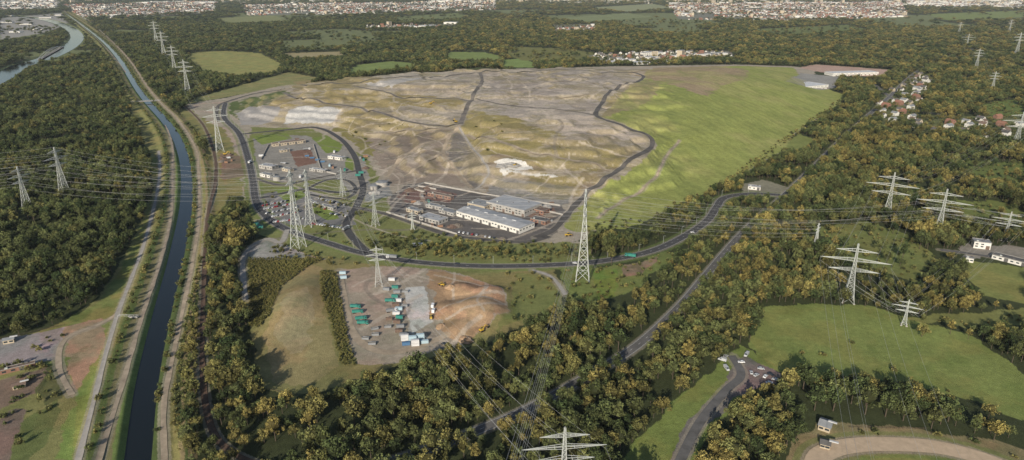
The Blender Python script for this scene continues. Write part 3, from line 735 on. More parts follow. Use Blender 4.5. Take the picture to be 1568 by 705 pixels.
def house_mesh(name,L=11,W=8.5,h=4.6,rh=3.4,roof='roofred',wall='render'):
    mb=MB();mb.box((0,0,h/2-0.3),(L,W,h+0.6),wall)
    e=0.5
    mb.add([(-L/2,-W/2,h),(-L/2,W/2,h),(-L/2,0,h+rh)],[(0,2,1)],wall);mb.add([(L/2,-W/2,h),(L/2,W/2,h),(L/2,0,h+rh)],[(0,1,2)],wall)
    k=rh/(W/2)*e
    for s in(-1,1):
        mb.add([(-L/2-e,s*(W/2+e),h-k+0.05),(L/2+e,s*(W/2+e),h-k+0.05),(L/2+e,0,h+rh+0.05),(-L/2-e,0,h+rh+0.05),(-L/2-e,s*(W/2+e),h-k+0.25),(L/2+e,s*(W/2+e),h-k+0.25),(L/2+e,0,h+rh+0.25),(-L/2-e,0,h+rh+0.25)],
          [(0,1,2,3),(4,7,6,5),(0,4,5,1),(1,5,6,2),(3,7,4,0)],roof)
    mb.box((L*0.2,0.6,h+rh+0.2),(0.8,0.8,1.8),'brick')
    for s in(-1,1):
        for x in(-L*0.3,0,L*0.3):
            if s==-1 and x==0: mb.box((x,s*(W/2+0.02),1.1),(1.1,0.08,2.2),'roofbrown');continue
            mb.box((x,s*(W/2+0.02),1.7),(1.3,0.08,1.3),'glass')
        for y in(-1.8,1.8):
            mb.box((s*(L/2+0.02),y,1.7),(0.08,1.2,1.3),'glass')
        mb.box((s*(L/2+0.02),0,h+0.6),(0.08,1.2,1.1),'glass')
    return mb.mesh(name)
HM=[house_mesh('house_a',roof='roofbrown'),house_mesh('house_b',13,9,5.4,3.8,'roofdark','render'),house_mesh('house_c',10,8,4.4,3.6,'roofdark','beige'),house_mesh('house_d',15,10,6.2,3.5,'roofred','brick'),house_mesh('house_e',12,9,5.6,2.6,'roofgrey','render')]
HCn=bpy.data.collections.new('town_houses')
for i,m_ in enumerate(HM):
    o=bpy.data.objects.new('town_house_%d'%i,m_);HCn.objects.link(o)
def blk(name,L,W,h,roof,wall):
    mb=MB();mb.box((0,0,h/2),(L,W,h),wall);mb.box((0,0,h+0.2),(L+0.4,W+0.4,0.4),roof)
    for i in range(int(L/6)):
        x=-L/2+3+i*6
        for zz in np.arange(1.8,h-1,3.0): mb.box((x,-W/2-0.02,zz),(2.6,0.1,1.4),'glass')
    o=bpy.data.objects.new(name,mb.mesh(name));HCn.objects.link(o)
blk('town_xblock_0',42,14,11,'roofgrey','render');blk('town_xhall_1',70,36,9,'rooflight','render');blk('town_xtower_2',22,14,20,'roofgrey','beige')

# works in the middle
hall('recycling_hall',(699,331),(795,359),27,6.5,'roofmid','render',gable=1.8)
hall('sorting_hall',(745,319),(803,333),36,8,'roofmid','conc')
hall('workshop_hall',(716,318),(742,324),20,6,'roofgrey','beige')
hall('office_building',(642,337),(672,345),16,4.5,'roofmid','conc')
hall('storage_shed',(622,324),(640,329),9,4,'roofgrey','beige')
hall('storage_shed',(672,326),(694,332),11,4,'roofgrey','conc')
hall('storage_shed',(652,318),(676,323),8,4,'roofgrey','conc')
hall('brick_shed',(806,324),(832,330),14,5,'roofbrown','brick')
hall('brick_shed',(655,300),(690,307),7,4,'roofbrown','brick')
hall('brick_shed',(812,340),(835,345),11,4,'roofdark','brick')
# gatehouse group
hall('reception_building',(397,258),(417,261),13,5,'roofmid','conc')
hall('reception_building',(398,270),(413,273),9,4,'roofgrey','render')
hall('unloading_hall',(418,225),(468,219),10,4.5,'roofbrown','beige')
hall('weighbridge_building',(502,243),(524,246),10,4,'roofmid','render')
hall('weighbridge_building',(474,262),(498,265),7,3.5,'roofmid','conc')
hall('canteen_building',(430,234),(444,232),7,3.5,'roofgrey','beige')
hall('tank_building',(432,262),(444,264),8,4,'roofgrey','beige')
hall('site_office',(490,318),(510,323),6,3.2,'roofgrey','conc')
hall('logistics_hall',(1222,131),(1268,136),60,10,'rooflight','render')
hall('logistics_hall',(1275,117),(1345,115),40,8,'rooflight','render')
hall('white_building',(1490,380),(1516,383),11,7,'roofgrey','render')
hall('long_shed',(1518,396),(1580,412),10,4,'roofdark','render')
hall('small_white_building',(1478,401),(1490,403),6,4,'roofgrey','render')
hall('pumping_station',(1145,290),(1164,292),9,4,'roofmid','render')
hall('club_house',(1252,658),(1270,664),9,3.5,'roofgrey','beige',gable=2)
hall('timber_shed',(1255,686),(1270,690),6,3,'roofdark','beige',gable=1.5)
hall('storage_shed',(0,575),(55,562),4,3,'roofbrown','brick')
hall('garden_shed',(20,598),(40,593),4.5,2.6,'roofbrown','beige',gable=1.2)
hall('garden_shed',(5,528),(22,525),5,3,'roofgrey','beige',gable=1.2)

def cand(P,sp,jit=0.35):
    mn=P.min(0);mx=P.max(0)
    xs=np.arange(mn[0],mx[0],sp);ys=np.arange(mn[1],mx[1],sp)
    if len(xs)*len(ys)==0: return np.zeros((0,2))
    q=np.stack(np.meshgrid(xs,ys),-1).reshape(-1,2)+R.uniform(-jit*sp,jit*sp,(len(xs)*len(ys),2))
    return q[inpoly(q[:,0],q[:,1],P)]
for P in SUB:
    for q in cand(P,38):
        if R.random()<0.22: continue
        m_=HM[int(R.integers(0,5))]
        obj('house',m_,(q[0],q[1],zp(q)),float(R.choice([0.4,1.97]))+float(R.normal()*0.08),float(R.uniform(0.95,1.2)))
        EXC.append((q[0],q[1],10))
hp=[];hs=[];hr=[];hi=[]
for P,sp in zip(TOWN,TSP):
    q=cand(P,sp);q=q[fbm(q[:,0],q[:,1],260,90,2)>0.43]
    for x,y in q:
        t=R.random();big=t<0.05
        i=int(R.integers(0,5)) if not big else 5+int(R.integers(0,3))
        if sp>=60 and R.random()<0.2: i=6
        hp.append((x,y,0));hs.append([R.uniform(0.9,1.4)]*3);hr.append(R.uniform(0,3.14));hi.append(i)
far=cand(gpoly([(-100,-10),(1670,-10),(1670,6),(-100,6)]),120)
for x,y in far:
    if fbm(x,y,1500,91,2)>0.45:
        hp.append((x,y,0));hs.append([R.uniform(1.2,2.0)]*3);hr.append(R.uniform(0,3.14));hi.append(int(R.integers(0,8)))
for px in [(10,35),(40,38),(70,28),(25,50),(60,46),(90,24),(15,25),(150,20),(185,16),(220,14),(260,10),(300,12),(130,14),(930,97),(960,94),(1000,90),(1040,88),(1075,86),(1105,84),(980,98),(1015,95)]:
    g=G1p(*px);hp.append((g[0],g[1],0));hs.append([R.uniform(0.5,1.2) for _ in range(2)]+[0.7]);hr.append(R.uniform(-0.3,0.3));hi.append(6);EXC.append((g[0],g[1],40))
scatter('town',np.array(hp),np.array(hs),np.array(hr),np.array(hi),HCn)
print('houses',len(hp))

# ------------------------------------------------------------------ forest
clearP=[(P,t) for P,c,w,t in REG+REG2 if t]
EX=np.array(EXC)
pyl_px=[(892,428,290,1.45,'t'),(457,380,262,1.2,'t'),(476,346,260,1.2,'t'),(575,346,295,1.0,'m'),(580,437,378,0.2,'m'),(632,352,325,0.3,'m'),(525,300,258,1.0,'m'),(337,232,163,0.5,'m'),
 (288,142,92,0.3,'m'),(268,110,70,0.3,'m'),(252,88,48,0.3,'m'),(240,66,32,0.3,'m'),(100,300,226,1.2,'m'),(43,322,256,1.2,'m'),(1357,333,265,-0.5,'d'),(1435,360,290,-0.45,'d'),(1538,368,325,-0.6,'d'),
 (1298,462,374,-0.35,'d'),(1384,498,460,-0.5,'d'),(862,760,655,0.1,'d'),(1518,142,110,-0.3,'m'),(1494,106,75,-0.3,'m'),(1556,84,50,-0.3,'m'),(1555,222,172,-0.3,'d'),(1468,52,34,-0.3,'m'),(1248,380,342,0.8,'m'),(1545,50,30,-0.3,'m'),(1480,72,52,-0.3,'d')]
PYL=[]
for bx,by,ty,rz,st in pyl_px:
    g=G1p(bx,by);z0=zp(g);h=10.0
    while h<110 and projy(g[0],g[1],z0+h)>ty: h+=0.5
    PYL.append([g,z0,h,rz,st])
PX=np.array([[p[0][0],p[0][1],6] for p in PYL])
def okp(x,y,soft,crown=False):
    """True where a tree may stand"""
    bad=np.zeros(x.shape,bool)
    for P,t in clearP:
        m=inpoly(x,y,P)
        if t==2: m&=soft
        bad|=m
    for P in BELT: bad&=~inpoly(x,y,P)
    for L,w,clr in RL:
        if clr==0 or (crown and clr==4): continue
        d,_=dline(x,y,L,w/2+clr);bad|=d<(w/2+clr*0.55)
    d,_=dline(x,y,river,30);bad|=d<26
    d,_=dline(x,y,canal,50);bad|=d<36
    return ~bad
pts=[];sx=[]
def zone(r0,r1,sp,sxy,sz):
    xm=r1*math.sin(math.radians(42))
    xs=np.arange(-xm,xm,sp);ys=np.arange(max(150,r0*0.7),r1,sp)
    q=np.stack(np.meshgrid(xs,ys),-1).reshape(-1,2);q=q+R.uniform(-0.42*sp,0.42*sp,q.shape)
    r=np.hypot(q[:,0],q[:,1]);a=np.abs(np.arctan2(q[:,0],q[:,1]))
    q=q[(r>=r0)&(r<r1)&(a<math.radians(41.5))]
    x,y=q[:,0],q[:,1]
    soft=R.random(len(x))<0.9
    s=(0.50+0.80*fbm(x,y,45,95,3))*R.uniform(0.68,1.32,len(x))
    town=np.zeros(len(x),bool)
    for P in TOWN: town|=inpoly(x,y,P)
    sub=np.zeros(len(x),bool)
    for P in SUB: sub|=inpoly(x,y,P)
    keep=okp(x,y,soft)
    hh=12*s*sz*0.62
    k=CH/(CH-hh)
    keep&=okp(x*k,y*k,soft,True)|(s<0)
    keep&=~(town&(R.random(len(x))<0.65));keep&=~(sub&(R.random(len(x))<0.35))
    if r1>2700: keep&=~((fbm(x,y,900,60,3)>0.62)&(np.hypot(x,y)>2700)&(R.random(len(x))<0.93))
    keep&=~((fbm(x,y,30,97,3)>0.60)&(R.random(len(x))<0.8))
    x=x[keep];y=y[keep];s=s[keep];t=town[keep]|sub[keep]
    for e in EX:
        if abs(math.hypot(e[0],e[1])-(r0+r1)/2)>(r1-r0)/2+80: continue
        m=(np.hypot(x-e[0],y-e[1])>e[2]);x=x[m];y=y[m];s=s[m];t=t[m]
    for e in PX:
        m=(np.hypot(x-e[0],y-e[1])>e[2]);x=x[m];y=y[m];s=s[m];t=t[m]
    s=np.where(t,s*0.62,s)
    z=Z(x,y)
    low=np.zeros(len(x),bool)
    for P in BELT[:4]: low|=inpoly(x,y,P)
    s=np.where(low,s*0.5,s)
    s=np.where(inpoly(x,y,BELT[5]),s*1.25,s)
    pts.append(np.stack([x,y,z],1));sx.append(np.stack([s*sxy,s*sxy,s*sz],1))
    print('zone',r0,len(x))
zone(200,1350,7.8,1.10,1.15)
zone(1350,2600,10.6,1.40,1.15)
zone(2600,5000,18.5,2.1,1.25)
zone(5000,12500,44,4.3,1.7)
P=np.vstack(pts);S_=np.vstack(sx);n=len(P)
scatter('forest',P,S_,R.uniform(0,6.28,n),R.integers(0,len(specs),n),TC)
qs=[]
def addsh(px,sp,prob):
    q=cand(gpoly(px),sp);q=q[R.random(len(q))<prob];qs.append(q)
for P,t in clearP:
    if t==2:
        q=cand(P,9);r=np.hypot(q[:,0],q[:,1]);q=q[(R.random(len(q))<0.45)&(r<2200)];qs.append(q)
addsh([(560,362),(640,358),(760,366),(850,374),(905,368),(905,398),(860,402),(760,402),(640,394),(560,380)],5,0.5)
addsh([(860,412),(910,410),(960,405),(1050,380),(975,440),(915,465),(872,455)],7,0.35)
addsh([(318,330),(306,400),(288,480),(268,580),(262,640),(290,705),(310,705),(300,580),(310,480),(318,400),(328,330)],4,0.8)
addsh([(405,372),(500,392),(560,405),(540,412),(420,398)],5,0.5)
addsh([(400,270),(450,285),(540,300),(560,330),(520,345),(400,330)],10,0.25)
addsh([(475,300),(600,330),(600,380),(480,370)],9,0.3)
addsh([(760,415),(850,416),(862,465),(780,500)],8,0.3)
addsh([(1170,470),(1400,489),(1562,565),(1600,650),(1380,585),(1180,565)],26,0.3)
addsh([(60,510),(100,500),(90,620),(40,700),(0,640)],6,0.3)
addsh([(0,560),(75,556),(70,566),(0,578)],4,0.7)
addsh([(1230,660),(1400,655),(1560,690),(1568,705),(1300,690)],8,0.35)
addsh([(1290,150),(1287,165),(1110,285),(1040,316),(960,350),(880,358),(880,350),(1000,330),(1110,276),(1210,205)],6,0.6)
addsh([(715,175),(870,216),(955,228),(930,262),(830,256),(740,236)],22,0.2)
addsh([(500,175),(620,190),(600,240),(550,225)],20,0.25)
dd=resample(river,3.0)
T_=np.gradient(dd,axis=0);T_/=np.linalg.norm(T_,axis=1)[:,None];N_=np.stack([T_[:,1],-T_[:,0]],1)
for o_,pr in((-10,0.35),(24,0.35),(-31,0.12)):
    k=R.random(len(dd))<pr;qs.append(dd[k]+N_[k]*(o_+R.uniform(-2,2,(k.sum(),1))))
q=np.vstack(qs)
ok=np.ones(len(q),bool)
for L,w,clr in RL:
    d,_=dline(q[:,0],q[:,1],L,w);ok&=d>w/2+1.5
q=q[ok];n=len(q)
s=R.uniform(0.5,1.5,n)
scatter('scrub',np.stack([q[:,0],q[:,1],Z(q[:,0],q[:,1])],1),np.stack([s,s,s*R.uniform(0.8,1.2,n)],1),R.uniform(0,6.28,n),R.integers(0,3,n),SC)
q=np.vstack([cand(P,2.4) for P in MAIZE]);n=len(q);s=R.uniform(0.7,1.2,n)
scatter('weed_strip',np.stack([q[:,0],q[:,1],Z(q[:,0],q[:,1])],1),np.stack([s,s,s],1),R.uniform(0,6.28,n),R.integers(0,2,n),MC)

# ------------------------------------------------------------------ pylons and conductors
def pylon_mesh(h,st):
    mb=MB();k='steel'
    if st=='t': bw,ww,wz,tw=0.14*h,0.036*h,0.66,0.012*h; arms=[(0.72,0.16),(0.83,0.20),(0.93,0.13)]
    elif st=='m': bw,ww,wz,tw=0.16*h,0.05*h,0.6,0.014*h; arms=[(0.64,0.40),(0.77,0.52),(0.90,0.32)]
    else: bw,ww,wz,tw=0.17*h,0.055*h,0.52,0.018*h; arms=[(0.54,0.74),(0.71,1.02),(0.87,0.60)]
    t1=max(0.26,0.0062*h);t2=t1*0.48
    def wid(f): return bw+(ww-bw)*(f/wz)**0.85 if f<wz else ww+(tw-ww)*(f-wz)/(1-wz)
    lev=[0,0.13,0.25,0.35,0.44,0.52,0.60,0.66,0.72,0.78,0.84,0.90,0.95,1.0]
    cs=lambda f:[(a*wid(f)/2,b_*wid(f)/2,f*h) for a,b_ in((-1,-1),(1,-1),(1,1),(-1,1))]
    for i in range(len(lev)-1):
        A_,B_=cs(lev[i]),cs(lev[i+1])
        for j in range(4):
            mb.beam(A_[j],B_[j],t1 if lev[i]<wz else t1*0.8,k)
            mb.beam(A_[j],B_[(j+1)%4],t2,k);mb.beam(A_[(j+1)%4],B_[j],t2,k)
            mb.beam(B_[j],B_[(j+1)%4],t2,k)
    for f,hs_ in arms:
        w=wid(f)/2;z=f*h;hsn=hs_*h/2
        up=0.045*h
        for s in(-1,1):
            tip=(s*hsn,0,z+0.01*h)
            for b_ in(-1,1):
                mb.beam((s*w,b_*w,z),tip,t1*0.7,k);mb.beam((s*w,b_*w,z+up),tip,t1*0.7,k)
                for q_ in(0.2,0.4,0.6,0.8):
                    lo=(s*(w+(hsn-w)*q_),b_*w*(1-q_),z+0.01*h*q_);hi_=(s*(w+(hsn-w)*q_),b_*w*(1-q_),z+up*(1-q_)+0.01*h*q_)
                    mb.beam(lo,hi_,t2,k)
                    if b_==1: mb.beam(lo,(lo[0],-lo[1],lo[2]),t2,k)
            for q_ in((1.0,0.6) if st=='d' else (1.0,)):
                x=s*hsn*q_;mb.cyl((x,0,z-0.1),(x,0,z-2.6),0.14,0.14,'glass',5)
    for a,b_ in((-1,-1),(1,-1),(1,1),(-1,1)): mb.box((a*bw/2,b_*bw/2,0.1),(1.4,1.4,1.0),'conc')
    return mb.mesh('electricity_pylon'),arms
ATT=[]
for g,z0,h,rz,st in PYL:
    m_,arms=pylon_mesh(h,st);obj('electricity_pylon',m_,(g[0],g[1],z0),rz)
    at_=[]
    for f,hs_ in arms:
        for s in(-1,1):
            for q_ in((1.0,0.6) if st=='d' else (1.0,)):
                x=s*hs_*h/2*q_;at_.append((g[0]+x*math.cos(rz),g[1]+x*math.sin(rz),z0+f*h-2.6))
    at_.append((g[0],g[1],z0+h))
    ATT.append(at_)
def span(A_,B_,sag=0.03):
    cu=bpy.data.curves.new('power_line','CURVE');cu.dimensions='3D';cu.bevel_depth=0.05;cu.bevel_resolution=0
    for k in range(min(len(A_),len(B_),7)):
        p=Vector(A_[k]);q_=Vector(B_[k]);L=(q_-p).length;n=20
        sp=cu.splines.new('POLY');sp.points.add(n-1)
        for i in range(n):
            t=i/(n-1);c=p.lerp(q_,t);sp.points[i].co=(c.x,c.y,c.z-4*sag*L*t*(1-t),1)
    cu.materials.append(M['wire']);obj('power_line',cu)
off=lambda A_,d:[(x+d[0],y+d[1],z) for x,y,z in A_]
for i,j in [(13,1),(12,2),(1,0),(2,3),(0,15),(3,0),(4,19),(17,18),(17,14),(15,16),(14,23),(7,8),(8,9),(9,10),(10,11),(20,21),(22,26),(21,27),(27,24),(18,16),(4,6),(0,25)]:
    span(ATT[i],ATT[j],0.025)
span(ATT[13],off(ATT[13],(-330,-20)));span(ATT[12],off(ATT[12],(-330,-20)))
span(ATT[19],off(ATT[19],(40,-260)),0.02);span(ATT[0],off(ATT[0],(-80,-420)),0.02);span(ATT[15],off(ATT[15],(330,-60)));span(ATT[17],off(ATT[17],(-120,-330)),0.02)

# ------------------------------------------------------------------ vehicles
def car_mesh(name,paint,van=False):
    mb=MB()
    prof=[(-2.15,0.35),(-2.2,0.75),(-2.0,0.95),(-1.55,1.0),(-1.1,1.42),(0.5,1.45),(1.15,0.98),(2.0,0.85),(2.2,0.6),(2.15,0.35)] if not van else [(-2.6,0.4),(-2.65,1.9),(-2.5,2.15),(1.2,2.15),(1.9,1.35),(2.6,1.15),(2.7,0.7),(2.65,0.4)]
    mb.prism(prof,-0.88,0.88,paint)
    if not van:
        for s in(-1,1): mb.quad((-1.35,s*0.885,1.02),(0.9,s*0.885,1.02),(0.42,s*0.885,1.38),(-1.0,s*0.885,1.36),'glass')
        mb.quad((1.12,-0.75,1.02),(1.12,0.75,1.02),(0.56,0.72,1.44),(0.56,-0.72,1.44),'glass');mb.quad((-1.55,-0.75,1.03),(-1.55,0.75,1.03),(-1.14,0.72,1.42),(-1.14,-0.72,1.42),'glass')
    else:
        for s in(-1,1): mb.quad((0.4,s*0.885,1.3),(1.7,s*0.885,1.3),(1.15,s*0.885,1.95),(0.4,s*0.885,1.95),'glass')
        mb.quad((1.92,-0.78,1.38),(1.92,0.78,1.38),(1.27,0.75,2.1),(1.27,-0.75,2.1),'glass')
    for x in(-1.4,1.35) if not van else (-1.7,1.8):
        for s in(-1,1): mb.cyl((x,s*0.74,0.33),(x,s*0.93,0.33),0.33,0.33,'black',10)
    return mb.mesh(name)
CM=[car_mesh('car_'+k,k) for k in('cargrey','cardark','carwhite','carred','cargrey','carwhite')]
VM=[car_mesh('van_white','carwhite',True),car_mesh('van_grey','cargrey',True)]
def lorry_mesh(name,cab,box_):
    mb=MB()
    mb.prism([(2.6,0.6),(4.9,0.6),(5.0,1.6),(4.8,3.0),(2.6,3.1)],-1.2,1.2,cab)
    mb.quad((5.02,-1.0,1.7),(5.02,1.0,1.7),(4.84,1.0,2.8),(4.84,-1.0,2.8),'glass')
    for s in(-1,1): mb.quad((3.5,s*1.21,1.7),(4.75,s*1.21,1.7),(4.6,s*1.21,2.7),(3.5,s*1.21,2.7),'glass')
    mb.box((-1.2,0,0.85),(8,0.9,0.3),'black')
    mb.box((-1.5,0,2.2),(7.4,2.45,2.3),box_)
    for i in range(8): 
        for s in(-1,1): mb.box((-4.8+i*0.95,s*1.26,2.2),(0.12,0.08,2.2),box_)
    for x in(-4.2,-2.9,3.7):
        for s in(-1,1): mb.cyl((x,s*0.85,0.5),(x,s*1.2,0.5),0.5,0.5,'black',10)
    return mb.mesh(name)
LM=[lorry_mesh('lorry_a','teal','teal'),lorry_mesh('lorry_b','carwhite','rooflight'),lorry_mesh('lorry_c','carwhite','roofgrey'),lorry_mesh('lorry_d','teal','roofmid')]
def cont_mesh(name,k,L=6.1,open_=False):
    mb=MB();h=2.5
    if not open_: mb.box((0,0,h/2+0.1),(L-0.1,2.34,h-0.1),k)
    else:
        for s in(-1,1): mb.box((0,s*1.15,1.1),(L,0.1,2.0),k);mb.box((s*(L/2-0.05),0,1.1),(0.1,2.18,2.0),k)
        mb.box((0,0,0.3),(L-0.2,2.2,0.2),k);mb.box((0,0,1.0),(L-0.3,2.1,0.9),'scrap')
    n=int(L/0.5)
    for i in range(n):
        for s in(-1,1): mb.box((-L/2+0.3+i*0.5,s*1.2,1.15),(0.18,0.08,1.8),k)
    for a in(-1,1):
        for b_ in(-1,1): mb.box((a*L/2,b_*1.2,h/2 if not open_ else 1.1),(0.16,0.16,h+0.1 if not open_ else 2.2),'roofgrey')
    return mb.mesh(name)
KM={k:cont_mesh('container_'+k,k) for k in('teal','blue','ltblue','orange','rooflight','rust','roofgrey')}
KO={k:cont_mesh('skip_'+k,k,6.5,True) for k in('teal','rust','orange','blue','roofgrey')}
def digger():
    mb=MB()
    for s in(-1,1):
        mb.prism([(-2.0,0.2),(-1.7,0),(1.7,0),(2.0,0.2),(2.1,0.6),(1.7,0.95),(-1.7,0.95),(-2.1,0.6)],s*1.2-0.3,s*1.2+0.3,'black')
    mb.box((0,0,1.1),(1.4,1.4,0.4),'black');mb.box((-0.5,0,1.8),(3.4,2.5,1.0),'yellow');mb.box((-1.6,0,2.4),(1.2,2.3,0.4),'yellow')
    mb.box((0.6,0.75,2.8),(1.5,0.95,1.2),'glass');mb.box((0.6,0.75,3.46),(1.6,1.05,0.12),'yellow')
    mb.beam((1.0,-0.2,2.0),(3.8,-0.2,4.6),0.5,'yellow');mb.beam((3.8,-0.2,4.6),(6.2,-0.2,2.2),0.4,'yellow');mb.beam((1.6,-0.2,1.6),(3.0,-0.2,3.6),0.18,'steel')
    mb.prism([(5.7,2.2),(6.7,2.3),(6.9,1.4),(6.2,0.7),(5.6,1.0)],-0.9,0.5,'black');return mb.mesh('excavator')
def loader():
    mb=MB()
    mb.box((-1.8,0,1.6),(2.6,1.9,1.1),'yellow');mb.box((0,0,1.3),(1.2,1.5,0.7),'yellow');mb.box((-0.1,0,2.6),(1.4,1.5,1.3),'glass');mb.box((-0.1,0,3.3),(1.6,1.7,0.12),'yellow')
    mb.box((1.6,0,1.4),(1.6,1.2,0.6),'yellow')
    for s in(-1,1):
        mb.beam((1.2,s*0.6,1.9),(3.6,s*0.6,0.9),0.28,'yellow')
        for x in(-1.8,1.6): mb.cyl((x,s*0.85,0.8),(x,s*1.4,0.8),0.8,0.8,'black',12)
    mb.prism([(3.5,0.2),(4.8,0.15),(4.6,0.35),(3.9,0.6),(3.8,1.3),(3.5,1.4)],-1.4,1.4,'rust');return mb.mesh('wheel_loader')
DM,WM=digger(),loader()
def put(name,me_,px,py,rz=None,s=1.0,dz=0.0):
    g=G1p(px,py);obj(name,me_,(g[0],g[1],zp(g)+0.26+dz),R.uniform(0,6.28) if rz is None else rz,s)
def row(A,B,n,rz,meshes,name='parked_car'):
    for i in range(n):
        if R.random()<0.15: continue
        t=(i+0.5)/n;put(name,meshes[int(R.integers(0,len(meshes)))],A[0]+(B[0]-A[0])*t,A[1]+(B[1]-A[1])*t,rz+float(R.normal()*0.04),1.08)
for A_,B_,n_,r_ in [((402,316),(442,308),13,1.4),((404,321),(452,312),15,1.4),((407,328),(456,318),15,1.4),((410,334),(458,325),15,1.4),((418,341),(470,335),15,1.5),((474,306),(500,322),8,0.9),((484,303),(530,315),12,1.1),((505,328),(540,333),9,1.2),((478,343),(524,350),12,1.2),((700,356),(760,366),9,1.4),((430,250),(445,252),4,0.2)]:
    row(A_,B_,n_,r_,CM)
for p in [(1108,541),(1111,548),(1106,553),(1143,545),(1112,566)]: put('parked_van',VM[int(R.integers(0,2))],p[0],p[1],s=1.15)
for p in [(1150,572),(1158,576),(1172,578),(1180,575),(1187,583),(1165,566),(1135,556),(1178,588)]: put('parked_car',CM[int(R.choice([0,1,2,4,5]))],p[0],p[1],s=1.1)
for p in [(965,394,2.75),(395,347,-0.8),(470,230,0.3),(530,352,1.2),(640,378,0.2),(600,396,2.9),(383,250,1.6)]: put('lorry',LM[0 if p[0] in(965,395) else int(R.integers(0,4))],p[0],p[1],p[2],1.1)
put('moving_car',CM[2],880,404,2.95);put('moving_car',CM[1],700,405,-0.1);put('moving_car',CM[2],1060,357,2.6);put('moving_car',CM[2],640,693,0.6)
# contractor's yard
for x,y,k in [(605,442,'teal'),(608,449,'roofgrey'),(605,456,'teal'),(610,462,'rooflight'),(606,469,'rust'),(611,475,'ltblue'),(607,482,'rooflight'),(612,488,'teal'),(608,495,'rust'),(613,502,'roofgrey'),(611,509,'rust'),(618,515,'roofgrey'),(525,420,'ltblue'),(526,427,'ltblue'),(600,430,'rooflight'),(592,445,'roofgrey')]:
    put('shipping_container',KM[k],x,y,float(R.normal()*0.15))
for x,y,k in [(620,522,'rooflight'),(632,524,'ltblue'),(644,521,'ltblue'),(622,529,'blue'),(636,530,'rooflight'),(650,526,'ltblue')]:
    put('site_office_container',KM[k],x,y,0.15)
    if x%4==0: put('site_office_container',KM[k],x,y,0.15,dz=2.62)
for x,y in [(545,472),(548,480),(553,490),(556,497),(598,463),(600,478)]: put('lorry',LM[int(R.integers(0,4))],x,y,float(R.normal()*0.2),0.9)
for x,y in [(574,505),(575,514),(570,528),(560,520),(596,490),(594,502),(620,448),(619,470)]: put('waste_skip',KO[('rust','roofgrey','roofgrey','roofgrey','rust')[int(R.integers(0,5))]],x,y,float(R.normal()*0.3),0.85)
for x,y in [(663,470),(664,478)]: put('parked_van',VM[0],x,y,1.5,1.3)
put('excavator',DM,738,508,0.8);put('wheel_loader',WM,660,488,1.7);put('wheel_loader',WM,870,362,0.3,1.2);put('excavator',DM,345,238,0.5,1.3);put('excavator',DM,660,160,0.5,1.3)
put('wheel_loader',WM,790,255,0.4,1.3);put('excavator',DM,698,188,2.2,1.3);put('wheel_loader',WM,676,438,2.6)
for x,y in [(680,528),(688,532),(676,536)]: put('parked_car',CM[1],x,y)
# gate area & works clutter
for x,y,k in [(528,262,'teal'),(548,270,'teal'),(553,266,'teal'),(557,246,'teal'),(560,241,'orange'),(552,243,'roofgrey'),(460,272,'rooflight'),(505,255,'ltblue'),(510,258,'orange'),(400,240,'rooflight'),(455,215,'rust'),(512,234,'rooflight'),(398,350,'teal'),(390,345,'teal')]:
    put('shipping_container',KM[k],x,y,float(R.choice([0.2,1.7])),1.2)
for i in range(40):
    x=R.uniform(612,850);y=R.uniform(290,358)
    g=G1p(x,y)
    if inpoly(np.array([g[0]]),np.array([g[1]]),FLAT[0][0])[0] and not (690<x<822 and 300<y<360):
        k=str(R.choice(['roofgrey','rust','orange','rust','blue','teal'],p=[.25,.25,.15,.2,.08,.07]));put('waste_skip',KO[k],x,y,float(R.choice([0.25,1.8])),1.0)
for x,y in [(470,240),(478,243),(486,246),(494,249)]: put('waste_skip',KO['blue'],x,y,0.3)
for x,y in [(345,245),(350,243),(340,243),(347,250),(355,247)]: put('shipping_container',KM[('orange','rooflight','rust')[int(R.integers(0,3))]],x,y)
# heaps
def heap(name,px,py,r,h,k):
    n=14;vs=[];fs=[];rings=6
    for i in range(rings):
        t=i/(rings-1)
        for j in range(n):
            a=2*math.pi*j/n;q_=r*(1-t)*(1+0.18*R.normal()*(1-t)) if i else r*(1+0.1*R.normal())
            vs.append((math.cos(a)*q_*1.2,math.sin(a)*q_,h*(t**0.85)*(1+0.08*R.normal())-0.4*(i==0)))
    for i in range(rings-1):
        for j in range(n): fs.append((i*n+j,i*n+(j+1)%n,(i+1)*n+(j+1)%n,(i+1)*n+j))
    mb=MB();mb.add(vs,fs,k);g=G1p(px,py);obj(name,mb.mesh(name),(g[0],g[1],zp(g)),R.uniform(0,3))
for x,y,r,h,k in [(628,292,8,4,'rust'),(640,290,7,3.5,'scrap'),(655,288,7,3,'rust'),(700,346,7,3,'scrap'),(740,362,6,2,'scrap'),(770,366,5,2,'scrap'),(822,336,6,3,'rust'),(842,330,8,3,'scrap'),(835,318,8,4,'conc'),(640,312,6,3,'conc'),(352,238,6,3,'rust'),(340,248,6,3,'scrap'),(784,252,12,3,'conc'),(770,254,10,2.5,'conc'),(692,348,6,3,'rust'),(712,520,6,2.5,'sandpile'),(690,440,5,2.5,'sandpile'),(676,500,5,2,'sandpile'),(575,296,9,4,'conc'),(560,258,6,3,'rust'),(470,236,5,2,'rust')]:
    heap('rubble_heap' if k!='sandpile' else 'sand_heap',x,y,r,h,k)
